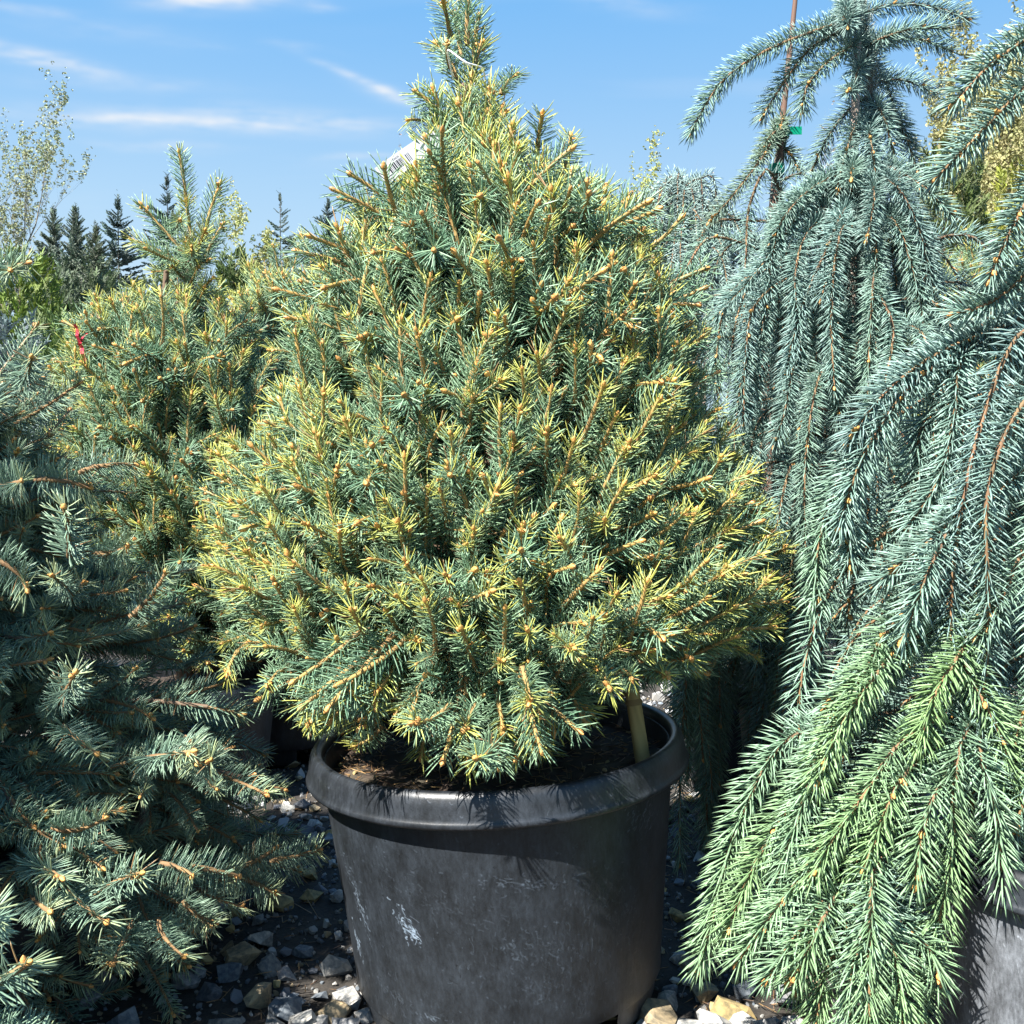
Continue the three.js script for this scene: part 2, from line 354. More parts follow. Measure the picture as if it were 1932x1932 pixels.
function spruceFar(x, top, half, d, color, label, { tiers = 22, per = 11, droop = 0.25, gap = 0, name = 'spruce_tree', group, leader = 0.06 } = {}) {
  reseed(Math.round(x * 5 + top + d * 17));
  const [t, h] = standing(x, top, d, name, label, 'spruce tree', group), rad = half * px2m(d);
  trunkOf(t, h, rad * 0.06 + 0.01, [0.09, 0.07, 0.06]);
  const lists = [[], []];
  for (let k = 0; k < tiers; k++) {
    const f = 1 - ((k + 0.35) / tiers) ** 1.5; if (f < 0.03) continue;
    const L = rad * Math.min(1.5, ((1 - f) * h / (rad * 2.3)) ** 0.9 + leader) * R(0.7, 1.1);
    for (let q = 0; q < per; q++) {
      if (rnd() < gap) continue;
      const a = R(0, 6.283), el = lerp(-droop, 0.8, f ** 3) + R(-0.2, 0.2), dir = V(Math.cos(a) * Math.cos(el), Math.sin(el), Math.sin(a) * Math.cos(el));
      const side = V(0, 1, 0); const zAxis = side.clone().addScaledVector(dir, -side.dot(dir)).normalize(), xAxis = V(0, 0, 0).crossVectors(dir, zAxis);
      const m = new THREE.Matrix4().makeBasis(xAxis, dir, zAxis).scale(V(1, 1, 1).multiplyScalar(L * R(0.75, 1.15))).setPosition(0, f * h + R(-0.5, 0.5) * h / tiers, 0);
      lists[q % 2].push([m, jit(color, 0.25)]);
    }
  }
  for (let q = 0; q < 5; q++) lists[0].push([pose(V(0, h - rad * 0.45, 0), turned(UP, 0.2), rad * 0.42), jit(color, 0.2)]);
  const crown = new THREE.Group(); crown.name = 'crown'; t.add(crown);
  lists.forEach((l, i) => inst(crown, 'foliage', fronds[i], M.leaf, l, 'stuff'));
  return t;
}
function leafTree(x, top, half, d, leafC, barkC, label, { leaves = 1500, size = 0.06, up = 0.55, fine = 5, name = 'leafing_tree', cat = 'tree', clear = 0.25, stems = 1, bare = 0 } = {}) {
  reseed(Math.round(x * 3 + top + d * 23));
  const [t, h] = standing(x, top, d, name, label, cat), rad = half * px2m(d);
  const b = new MB(), tips = [];
  const grow = (p, dir, len, r, lev) => {
    const pts = [p], rs = [r], q = p.clone(), dd = dir.clone(), n = 4;
    for (let k = 1; k <= n; k++) { dd.add(V(R(-1, 1), R(-0.4, 1) * up, R(-1, 1)).multiplyScalar(0.14)).normalize(); q.addScaledVector(dd, len / n); pts.push(q.clone()); rs.push(r * (1 - 0.55 * k / n)); if (lev >= fine - 2) tips.push([q.clone(), dd.clone(), lev]); }
    b.tube(pts, rs, jit(barkC, 0.15), lev < 2 ? 7 : 4);
    if (lev >= fine) return;
    const kids = lev === 0 ? 7 : lev < fine - 1 ? 4 : 3;
    for (let k = 0; k < kids; k++) {
      const i = lev === 0 ? Math.floor(R(clear * n + 1, n + 0.99)) : Math.floor(R(1, n + 0.99)), o = pts[Math.min(i, n)], a = R(0, 6.283), sp = R(0.45, 0.85);
      const side = V(Math.cos(a), 0, Math.sin(a)), kd = dd.clone().multiplyScalar(Math.cos(sp)).addScaledVector(side, Math.sin(sp) * (rad / h * 3.2 > 1 ? 1 : rad / h * 3.2)).add(V(0, up * 0.3, 0)).normalize();
      grow(o.clone(), kd, len * R(0.5, 0.72), rs[Math.min(i, n)] * 0.6, lev + 1);
    }
  };
  for (let s = 0; s < stems; s++) grow(V(stems > 1 ? R(-0.2, 0.2) * rad : 0, 0, stems > 1 ? R(-0.2, 0.2) * rad : 0), turned(UP, stems > 1 ? 0.22 : 0.05), h * (stems > 1 ? 0.5 : 0.5), Math.max(h * 0.012, 0.012), 0);
  // scale to the height seen
  let my = 0, mr = 0; for (let i = 0; i < b.p.length; i += 3) { my = Math.max(my, b.p[i + 1]); mr = Math.max(mr, Math.abs(b.p[i])); }
  const sy = h / my, sr = rad / mr;
  for (let i = 0; i < b.p.length; i += 3) { b.p[i] *= sr; b.p[i + 1] *= sy; b.p[i + 2] *= sr; }
  part(t, 'trunk', b.geo(), M.bark);
  if (leaves) {
    const list = [];
    for (let k = 0; k < leaves; k++) { const [p, dd] = tips[Math.floor(rnd() * tips.length)]; const q = V(p.x * sr, p.y * sy, p.z * sr).add(V(R(-1, 1), R(-1, 1), R(-1, 1)).multiplyScalar(size * 0.8)); list.push([pose(q, turned(dd, 0.6), size * R(0.5, 1.2)), jit(leafC, 0.3)]); }
    inst(t, 'crown', leafG, M.leaf, list, 'stuff');
  }
  return t;
}
// far left
leafTree(-45, 100, 160, 18, [0.30, 0.33, 0.17], [0.20, 0.17, 0.13], 'tall airy tree with pale grey-green spring leaves at the far left', { leaves: 4200, size: 0.055, fine: 5, clear: 0.2, up: 0.8 });
thuja(35, 415, 75, 6.2, [0.17, 0.24, 0.035], 'bright yellow-green rounded arborvitae at the left edge of the hedge', { n: 3600, spray: 0.11, shape: 4.5, lump: 0.3 });
thuja(-70, 440, 80, 5.5, [0.13, 0.20, 0.035], 'olive green arborvitae mostly outside the left edge', { n: 2200, spray: 0.11, shape: 2 });
spruceFar(100, 392, 60, 9.5, [0.17, 0.215, 0.16], 'dark grey-green spruce with a bare spiky leader behind the yellow-green arborvitae', { tiers: 30, per: 13, droop: -0.5, leader: 0.03 });
spruceFar(142, 388, 62, 9.0, [0.155, 0.205, 0.15], 'dark spruce with two thin spikes, middle one of the dark left cluster', { tiers: 30, per: 13, droop: -0.5, leader: 0.03 });
spruceFar(180, 425, 65, 8.4, [0.18, 0.22, 0.15], 'lower dark spruce at the right end of the dark left cluster', { tiers: 30, per: 13, droop: -0.4, leader: 0.04 });
spruceFar(222, 374, 52, 22, [0.11, 0.165, 0.14], 'lone tall spruce with open layered branches against the sky', { tiers: 17, per: 12, droop: 0.2, gap: 0.1 });
spruceFar(315, 332, 42, 25, [0.11, 0.165, 0.145], 'distant dark spruce behind the leader of the small left spruce', { tiers: 20, per: 11 });
spruceFar(528, 365, 34, 26, [0.16, 0.21, 0.17], 'slender pale distant spruce beside the leafing tree', { tiers: 16, per: 8, gap: 0.3 });
spruceFar(618, 374, 46, 23, [0.10, 0.15, 0.135], 'dark distant spruce half hidden by the central spruce', { tiers: 18, per: 12 });
leafTree(465, 330, 70, 22, [0.40, 0.42, 0.16], [0.30, 0.25, 0.17], 'rounded tree with thin yellow-green spring leaves on the skyline', { leaves: 3000, size: 0.075, fine: 5, clear: 0.4 });
leafTree(570, 405, 45, 30, [0.40, 0.40, 0.20], [0.3, 0.25, 0.18], 'pale hazy tree low on the skyline beside the dark distant spruce', { leaves: 700, size: 0.08, fine: 4 });
thuja(438, 402, 62, 7, [0.085, 0.135, 0.03], 'green pyramidal arborvitae behind the small left spruce', { n: 3000, spray: 0.10, shape: 2.0, lump: 0.2 });
thuja(505, 440, 60, 11, [0.17, 0.17, 0.045], 'olive brown shrub right of the pyramidal arborvitae', { n: 1700, spray: 0.14, shape: 4, name: 'shrub', cat: 'shrub' });
thuja(575, 432, 55, 10, [0.19, 0.20, 0.05], 'yellowish shrub just left of the central spruce', { n: 1700, spray: 0.13, shape: 4, name: 'shrub', cat: 'shrub' });
thuja(285, 470, 65, 8.0, [0.075, 0.12, 0.045], 'dull green arborvitae below the lone tall spruce', { n: 2400, spray: 0.11, shape: 4 });
thuja(245, 540, 60, 4.6, [0.15, 0.22, 0.045], 'small light green arborvitae in front of the dark cluster', { n: 2200, spray: 0.075, shape: 4 });
thuja(130, 522, 90, 4.1, [0.13, 0.20, 0.045], 'broad mid-green arborvitae left of the small left spruce', { n: 3000, spray: 0.075, shape: 4, lump: 0.35 });
thuja(20, 528, 70, 3.4, [0.16, 0.22, 0.22], 'blue-grey juniper at the left edge', { n: 2800, spray: 0.06, shape: 3.5, name: 'juniper', cat: 'juniper', lump: 0.3, up: 0.6 });
thuja(165, 452, 75, 7.4, [0.085, 0.125, 0.05], 'dull green arborvitae filling the hedge below the dark spruces', { n: 2600, spray: 0.11, shape: 4, lump: 0.35 });
thuja(340, 455, 75, 9, [0.12, 0.155, 0.045], 'olive arborvitae in the hedge behind the left spruce leader', { n: 2400, spray: 0.12, shape: 4, lump: 0.35 });
thuja(95, 440, 70, 7, [0.065, 0.10, 0.045], 'deep green arborvitae between the yellow-green one and the dark spruces', { n: 2400, spray: 0.11, shape: 3.5, lump: 0.35 });
thuja(400, 560, 75, 4.8, [0.11, 0.17, 0.04], 'bushy green arborvitae right behind the bare stem of the left spruce', { n: 2400, spray: 0.08, shape: 3.5 });
leafTree(795, 185, 40, 30, [0.30, 0.22, 0.18], [0.30, 0.22, 0.20], 'thin bare tree behind the price tag', { leaves: 200, size: 0.06, fine: 4, name: 'bare_tree', up: 1.2 });
// right
leafTree(1185, 240, 65, 19, [0.42, 0.45, 0.14], [0.30, 0.25, 0.16], 'feathery yellow-green tree behind the right shoulder of the central spruce', { leaves: 2200, size: 0.06, fine: 5, up: 1.2, clear: 0.3 });
leafTree(1322, 285, 45, 17, [0.30, 0.24, 0.18], [0.28, 0.21, 0.17], 'low bare twiggy shrub on the skyline right of the central spruce', { leaves: 150, size: 0.05, fine: 4, name: 'bare_shrub', cat: 'shrub', stems: 5, up: 1.4 });
leafTree(1560, 190, 60, 28, [0.32, 0.26, 0.2], [0.30, 0.23, 0.19], 'faint bare tree behind the top of the weeping spruce', { leaves: 300, size: 0.07, fine: 4, name: 'bare_tree', up: 1.0 });
leafTree(1800, -10, 140, 15, [0.36, 0.35, 0.15], [0.33, 0.27, 0.17], 'tall pale yellow tree in young leaf behind the weeping spruces', { leaves: 7000, size: 0.06, fine: 5, up: 0.9, clear: 0.1 });
leafTree(1930, -60, 130, 13, [0.38, 0.37, 0.16], [0.33, 0.27, 0.17], 'tall pale yellow tree at the right edge', { leaves: 7000, size: 0.06, fine: 5, up: 0.9, clear: 0.1 });
thuja(1790, 185, 105, 5.6, [0.085, 0.125, 0.025], 'dark olive arborvitae right of the weeping spruce crown', { n: 5200, spray: 0.10, shape: 3.2, lump: 0.3 });
thuja(1945, 235, 100, 6.4, [0.30, 0.32, 0.04], 'golden yellow arborvitae at the right edge', { n: 4200, spray: 0.11, shape: 3, lump: 0.3 });
thuja(1700, 300, 80, 8, [0.24, 0.26, 0.08], 'pale yellow-green shrub between weeping spruce trunk and dark arborvitae', { n: 1800, spray: 0.12, shape: 4, name: 'shrub', cat: 'shrub' });
thuja(1500, 420, 90, 7, [0.10, 0.15, 0.04], 'green arborvitae hidden behind the weeping spruces', { n: 1600, spray: 0.12, shape: 1.8 });

// ---------------------------------------------------------------- pots
function potTexture() {
  const W = 2048, H = 512, cv = document.createElement('canvas'); cv.width = W; cv.height = H;
  const g = cv.getContext('2d'); reseed(21);
  g.fillStyle = '#3a3c3f'; g.fillRect(0, 0, W, H);
  const img = g.getImageData(0, 0, W, H), d = img.data;
  for (let j = 0; j < H; j++) for (let i = 0; i < W; i++) {
    const o = (j * W + i) * 4, a = i / W * 6.2832, n = fbm(Math.cos(a) * 9, Math.sin(a) * 9, j / 60, 5), f = fbm(i / 5, j / 14, 3.3, 3), k = 56 + n * 34 + f * 26 + R(-6, 6);
    d[o] = clamp(k * 0.97, 0, 255); d[o + 1] = clamp(k, 0, 255); d[o + 2] = clamp(k * 1.03, 0, 255);
  }
  g.putImageData(img, 0, 0);
  g.lineCap = 'round';
  for (let k = 0; k < 1500; k++) { // short pale scratches and dark nicks
    const x = R(0, W), y = R(0, H), l = R(1, 5) * (rnd() < 0.1 ? 3 : 1), a = R(-0.8, 1.9), dark = rnd() < 0.35;
    g.strokeStyle = dark ? `rgba(18,20,22,${R(0.2, 0.7)})` : `rgba(170,178,184,${R(0.05, 0.3)})`; g.lineWidth = R(0.6, 2.2);
    g.beginPath(); g.moveTo(x, y); g.quadraticCurveTo(x + l * 0.5 * Math.cos(a) + R(-3, 3), y + l * 0.5 * Math.sin(a) + 4, x + l * Math.cos(a), y + l * (0.3 + Math.sin(a))); g.stroke();
  }
  return [cv, g, W, H];
}
const [potCv, potG, PW, PH] = potTexture();
{ // the white scuffs, scratches and brown dirt of the large pot; u 0.5 faces the camera
  const X = (u) => (0.5 + u) * PW, Y = (v) => (1 - v) * PH;
  reseed(22);
  const scuff = (u, v, w, h, n, a0, al) => { for (let k = 0; k < n * 3; k++) { const gx = R(-1, 1) * R(0.2, 1), gy = R(-1, 1) * R(0.2, 1), x = X(u + gx * w - gy * w * 0.8), y = Y(v + gy * h), l = R(1, 9) * (rnd() < 0.15 ? 2.5 : 1), a = a0 + R(-0.7, 0.7); potG.strokeStyle = `rgba(205,212,216,${R(0.05, al)})`; potG.lineWidth = R(0.5, 3.2); potG.beginPath(); potG.moveTo(x, y); potG.quadraticCurveTo(x + Math.cos(a) * l * 0.5 + R(-8, 8), y + Math.sin(a) * l * 0.5, x + Math.cos(a) * l, y + Math.sin(a) * l); potG.stroke(); } };
  scuff(-0.05, 0.62, 0.08, 0.12, 40, 0.9, 0.14); scuff(-0.12, 0.25, 0.06, 0.12, 40, 1.3, 0.16); scuff(0.04, 0.3, 0.07, 0.15, 60, 1.4, 0.13); scuff(0.1, 0.55, 0.05, 0.25, 60, 1.5, 0.15); scuff(-0.145, 0.50, 0.012, 0.10, 22, 1.1, 0.6); scuff(-0.085, 0.52, 0.012, 0.09, 26, 1.15, 0.75); scuff(-0.08, 0.5, 0.006, 0.04, 14, 1.2, 0.95);
  scuff(-0.17, 0.36, 0.008, 0.10, 26, 1.25, 0.75); scuff(-0.16, 0.62, 0.02, 0.1, 26, 0.05, 0.22); scuff(0.02, 0.68, 0.05, 0.05, 30, 0.5, 0.25); scuff(0.03, 0.45, 0.06, 0.12, 50, 1.2, 0.22);
  scuff(0.14, 0.80, 0.03, 0.08, 26, 2.2, 0.35); scuff(0.085, 0.1, 0.012, 0.02, 20, -0.3, 0.5); scuff(-0.07, 0.2, 0.02, 0.02, 8, 0.4, 0.4);
  for (let k = 0; k < 90; k++) { const u = 0.12 + R(-0.012, 0.02), v = R(0.02, 0.45); potG.fillStyle = `rgba(120,98,78,${R(0.04, 0.14)})`; potG.fillRect(X(u), Y(v), R(3, 16), R(6, 44)); }
  for (let k = 0; k < 240; k++) { const u = R(-0.5, 0.5), v = R(0, 0.12) * rnd(); potG.fillStyle = `rgba(140,130,115,${R(0.04, 0.2)})`; potG.fillRect(X(u), Y(v), R(2, 22), R(2, 7)); }
}
const potMap = new THREE.CanvasTexture(potCv); potMap.colorSpace = THREE.SRGBColorSpace; potMap.wrapS = THREE.RepeatWrapping; potMap.anisotropy = 8;
const potBump = new THREE.CanvasTexture(potCv); potBump.wrapS = THREE.RepeatWrapping;
const potM = mat('black_plastic', { map: potMap, bumpMap: potBump, bumpScale: 0.0012, roughness: 0.52 });
potM.color.setRGB(0.38, 0.45, 0.54);
const rimM = mat('rim_plastic', { map: potMap, bumpMap: potBump, bumpScale: 0.0008, roughness: 0.40 }); rimM.color.setRGB(0.46, 0.51, 0.59);
const greyM = mat('grey_plastic', { map: potMap, bumpMap: potBump, bumpScale: 0.0008, roughness: 0.6 }); greyM.color.setRGB(2.9, 2.95, 3.1);
const soilM = mat('potting_soil', { vertexColors: true, roughness: 0.95 });
function pot(p, r, h, label, { wall = potM, rim = rimM, turn = 0, tilt = 0, litter = 500, group, lip = 0.029 } = {}) {
  const t = thing('nursery_pot', label, 'plant pot', p, group); t.rotation.set(0, turn, tilt);
  const rb = r * 0.77, lathe = (pts, seg = 96, from = Math.PI, len = Math.PI * 2) => { // u once round (0.5 in front), v by height
    const g = new THREE.LatheGeometry(pts.map(([a, b]) => new THREE.Vector2(a, b)), seg, from, len), q = g.attributes.position, uv = g.attributes.uv;
    for (let i = 0; i < q.count; i++) uv.setXY(i, (from + uv.getX(i) * len - Math.PI) / (Math.PI * 2), q.getY(i) / h);
    return g;
  };
  const rt = r * 0.93, rr = (y) => lerp(rb, rt, y / h);
  const walls = [lathe([[rr(0.036), 0.034], [rr(0.036) + 0.004, 0.0365], [rr(0.05) + 0.003, 0.05], [rr(h * 0.5) + 0.002, h * 0.5], [rr(h - lip) + 0.001, h - lip], [rt - 0.003, h - 0.01], [rt - 0.007, h - 0.012], [rr(h - 0.06) - 0.006, h - 0.06]])];
  for (let k = 0; k < 6; k++) walls.push(lathe([[rb * 0.5, 0.004], [rb - 0.008, 0.004], [rb - 0.003, 0.006], [rb, 0.012], [rr(0.034), 0.034]], 16, 0.62 + 0.11 + k * Math.PI / 3, Math.PI / 3 - 0.22));
  part(t, 'pot_wall', mergeGeometries(walls), wall);                // the foot is broken by six drain slots
  const rg = lathe([[rt + 0.001, h - lip - 0.002], [r - 0.006, h - lip - 0.004], [r - 0.001, h - lip - 0.003], [r + 0.0008, h - lip], [r - 0.0005, h - lip + 0.003], [r - 0.0025, h - lip + 0.006], [r - 0.003, h - 0.014], [r - 0.005, h - 0.006], [r - 0.008, h - 0.001], [r - 0.012, h], [r - 0.016, h - 0.002], [r - 0.018, h - 0.008], [rt - 0.009, h - 0.035]]);
  part(t, 'rim', rg, rim);
  // soil, lumpy
  const sy = h - 0.030; reseed(Math.round(p.x * 1000) + 77);
  const b = new MB(), N = 26, RS = 44;
  const hgt = (x, z) => sy + 0.012 * fbm(x * 22, z * 22, 1.7, 3) + 0.006 * fbm(x * 70, z * 70, 5, 2);
  for (let i = 0; i <= N; i++) for (let j = 0; j < RS; j++) { const q = (rt - 0.007) * i / N, a = j / RS * 6.2832, x = Math.cos(a) * q, z = Math.sin(a) * q, e = 0.004, y = hgt(x, z); const n = V(hgt(x - e, z) - hgt(x + e, z), 2 * e, hgt(x, z - e) - hgt(x, z + e)).normalize(); b.v(x, y, z, n.x, n.y, n.z, jit([0.055, 0.040, 0.028], 0.5)); }
  for (let i = 0; i < N; i++) for (let j = 0; j < RS; j++) { const k = (j + 1) % RS; b.i.push(i * RS + j, i * RS + k, (i + 1) * RS + j, i * RS + k, (i + 1) * RS + k, (i + 1) * RS + j); }
  const soil = part(t, 'soil', b.geo(), soilM);
  if (litter) {
    const l = new MB();
    for (let k = 0; k < litter; k++) {
      const q = (rt - 0.012) * Math.sqrt(rnd()), a = R(0, 6.283), x = Math.cos(a) * q, z = Math.sin(a) * q, d = V(R(-1, 1), R(-0.12, 0.3), R(-1, 1)).normalize();
      const brown = rnd(), c = brown < 0.6 ? [0.22, 0.13, 0.06] : brown < 0.85 ? [0.34, 0.22, 0.10] : [0.1, 0.06, 0.035];
      if (k % 9 === 8) l.bud(V(x, hgt(x, z), z), d, R(0.003, 0.006), R(0.0015, 0.003), jit([0.42, 0.30, 0.14], 0.3));
      else l.needle(V(x, hgt(x, z) + 0.002, z), d, R(0.009, 0.02), 0.00055, V(0, R(-0.003, 0.003), 0), jit(c, 0.3), jit(c, 0.3), RING3);
    }
    part(soil, 'needle_litter', l.geo(), M.needle, 'stuff');
  }
  return t;
}
const MAIN = 1.09;                                         // metres to the stem of the central spruce
const potP = at(964, 1380, MAIN); const POT_H = potP.y - 0.0; potP.y = 0;

// ---------------------------------------------------------------- spruce shoots, built once per kind and shared
const C = {
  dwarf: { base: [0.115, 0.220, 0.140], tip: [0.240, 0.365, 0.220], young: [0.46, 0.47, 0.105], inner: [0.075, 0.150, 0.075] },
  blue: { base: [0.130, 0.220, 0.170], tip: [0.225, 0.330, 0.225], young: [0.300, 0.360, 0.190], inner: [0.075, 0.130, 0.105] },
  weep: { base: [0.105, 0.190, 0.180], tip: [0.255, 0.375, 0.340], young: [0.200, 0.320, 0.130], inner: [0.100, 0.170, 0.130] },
};
const TWIG = [0.40, 0.25, 0.08], TWIG_OLD = [0.20, 0.125, 0.06], BUD = [0.60, 0.31, 0.09];
// four buds, one unit long and wide, shared by all shoots
reseed(29);
const budG = [0, 1, 2, 3].map(() => { const b = new MB(); b.bud(V(0, 0, 0), UP, 1, 0.5, jit(BUD, 0.2)); return b.geo(); });
function budPart(parent, p, d, len, r) { const m = part(parent, 'bud', pick(budG), M.bud); pose(p, d, r * 2, rnd() * 6.283, len / (r * 2)).decompose(m.position, m.quaternion, m.scale); return m; }
// one shoot along +y from the origin: { twig, needles, bud }, lengths in metres
function shootVariant(L, { n = 100, nl = 0.0195, nr = 0.00058, col, young = 0.3, tilt = 1.0, bend = 0.15, flat = 0, buds = 3, bare = 0.0, wood = TWIG }) {
  const tw = new MB(), ne = new MB(), bu = new MB();
  const bx = R(-bend, bend) * L, bz = R(-bend, bend) * L;
  const P = (t) => V(bx * t * t, L * t, bz * t * t), D = (t) => V(2 * bx * t, L, 2 * bz * t).normalize();
  const pts = [], rs = [], cs = [];
  for (let k = 0; k <= 6; k++) { pts.push(P(k / 6)); rs.push(lerp(0.0026, 0.0018, k / 6)); cs.push(jit(mixc(TWIG_OLD, wood, 0.35 + 0.65 * k / 6), 0.15)); }
  tw.tube(pts, rs, cs, 6, 0.22);
  for (let k = 0; k < n; k++) {
    const t = bare + (1 - bare) * (k + rnd()) / n, d = D(t), p = P(t);
    let a = k * 2.39996 + R(-0.5, 0.5); if (flat) a = Math.round(a / Math.PI) * Math.PI + R(-1, 1) * (1.5 - flat);
    const ang = (lerp(1.22, 0.98, t) - (t > 0.9 && k % 3 === 0 ? (t - 0.9) * 6 : 0)) * tilt + R(-0.16, 0.16);
    const u = V(0, 0, 1).cross(d).normalize(), w = V(0, 0, 0).crossVectors(d, u);
    const side = u.multiplyScalar(Math.cos(a)).addScaledVector(w, Math.sin(a));
    const nd = d.clone().multiplyScalar(Math.cos(ang)).addScaledVector(side, Math.sin(ang)).normalize();
    const len = nl * R(0.8, 1.12) * (t < 0.1 ? 0.75 : 1) * (t > 0.93 ? 0.9 : 1);
    const yt = smooth(1 - young, 1, t + R(-0.12, 0.12)), br = R(0.72, 1.3);
    let c0 = mixc(col.base, col.young, yt), c1 = mixc(col.tip, col.young, clamp(yt * 1.05 + 0.1 * young, 0, 1));
    if (rnd() < 0.02) c0 = c1 = [0.30, 0.19, 0.09];
    c0 = c0.map((x) => x * br); c1 = c1.map((x) => x * br);
    ne.needle(p.addScaledVector(side, 0.0012), nd, len, nr * R(0.85, 1.15), d.clone().multiplyScalar(len * R(0.05, 0.3)), c0, c1, RING4);
  }
  const e = P(1), d = D(1);
  const bl = []; const put = (p, q, l, r) => { bu.bud(p, q, l, r, jit(BUD, 0.25)); bl.push([p, q, l, r]); };
  if (buds) { put(e.clone().addScaledVector(d, -0.001), d, R(0.0055, 0.0078), R(0.0023, 0.003)); for (let k = 1; k < buds; k++) { const a = k * 2.6 + R(0, 2), s = V(Math.cos(a), 0, Math.sin(a)); put(e.clone().addScaledVector(d, -0.004 * k).addScaledVector(s, 0.0015), s.addScaledVector(d, 0.7).normalize(), R(0.0045, 0.0065), R(0.002, 0.0027)); } }
  return { twig: tw.geo(), needles: ne.geo(), bud: bu.geo(), bl, L };
}
function whole(v) { const gs = [v.twig, v.needles]; if (v.bud.index && v.bud.index.count) gs.push(v.bud); return mergeGeometries(gs); }
reseed(31);
const dwarfV = [], dwarfInner = [], blueV = [], blueInner = [];
for (let k = 0; k < 12; k++) dwarfV.push(shootVariant(0.075, { n: 112 + Math.floor(R(-14, 18)), col: C.dwarf, young: R(0.12, 0.5), bend: 0.22, buds: 1 + Math.floor(R(0.6, 3.6)), tilt: R(0.88, 1.08) }));
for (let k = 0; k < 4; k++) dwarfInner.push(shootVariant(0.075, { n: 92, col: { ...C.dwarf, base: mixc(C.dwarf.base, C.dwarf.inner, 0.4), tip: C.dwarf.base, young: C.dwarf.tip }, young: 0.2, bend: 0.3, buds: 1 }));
for (let k = 0; k < 10; k++) blueV.push(shootVariant(0.10, { n: 150, nl: 0.022, nr: 0.00064, wood: [0.24, 0.14, 0.06], col: C.blue, young: R(0.1, 0.3), bend: 0.2, flat: k % 2 ? 0.55 : 0, buds: 1 + Math.floor(R(0, 3)), tilt: R(0.9, 1.1) }));
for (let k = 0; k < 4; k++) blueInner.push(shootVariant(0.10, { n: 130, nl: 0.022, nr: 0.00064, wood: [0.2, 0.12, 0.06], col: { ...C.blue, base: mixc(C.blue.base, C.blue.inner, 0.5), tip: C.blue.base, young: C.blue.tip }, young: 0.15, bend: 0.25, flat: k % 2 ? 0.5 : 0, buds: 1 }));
const wholeOf = new Map(); const wholeMesh = (v) => { if (!wholeOf.has(v)) wholeOf.set(v, whole(v)); return wholeOf.get(v); };
const protos = new Map();
function shootPart(tree, v, m) {
  if (!protos.has(v)) {
    const p = shade(new THREE.Mesh(v.twig, M.bark)); p.name = 'shoot';
    part(p, 'needles', v.needles, M.needle, 'stuff');
    for (const b of v.bl) budPart(p, ...b);
    protos.set(v, p);
  }
  const c = protos.get(v).clone(); m.decompose(c.position, c.quaternion, c.scale); tree.add(c); return c;
}
// hangs every shoot on a tree: the `most` that show largest as parts, the others together
function dress(tree, shoots, most) {
  const o = tree.position, inv = camera.position;
  for (const s of shoots) {
    const [x, y, d] = seen(s.p.clone().add(o)), to = V(inv.x - s.p.x - o.x, inv.y - s.p.y - o.y, inv.z - s.p.z - o.z).normalize();
    s.score = (x < -30 || x > 1960 || y < -40 || y > 1960 || s.inner ? 0 : 1) * (s.face ? clamp(0.35 + s.face.dot(to), 0, 1) : 1) * s.s / d + (s.star ? 10 : 0);
  }
  const order = shoots.slice().sort((a, b) => b.score - a.score), rest = new Map();
  order.forEach((s, k) => {
    const m = pose(s.p, s.d, s.s, s.spin ?? rnd() * 6.283, s.sl ?? 1);
    if (k < most && s.score > 0) shootPart(tree, s.v, m);
    else { if (!rest.has(s.v)) rest.set(s.v, []); rest.get(s.v).push(m); }
  });
  if (!rest.size) return;
  const g = new THREE.Group(); g.name = 'inner_shoots'; g.userData.kind = 'stuff'; tree.add(g);
  for (const [v, l] of rest) { const im = shade(new THREE.InstancedMesh(wholeMesh(v), M.needle, l.length)); im.name = 'shoots'; im.userData.kind = 'stuff'; l.forEach((m, i) => im.setMatrixAt(i, m)); g.add(im); }
}
function limb(a, b, sag, r0, r1) { // a bare older branch from a to b
  const pts = [], rs = [], cs = [];
  for (let k = 0; k <= 7; k++) { const t = k / 7, p = a.clone().lerp(b, t); p.y += sag * Math.sin(t * Math.PI); p.x += R(-1, 1) * 0.003; p.z += R(-1, 1) * 0.003; pts.push(p); rs.push(lerp(r0, r1, t)); cs.push(jit([0.14, 0.095, 0.06], 0.25)); }
  const m = new MB(); m.tube(pts, rs, cs, 6, 0.15); return m.geo();
}
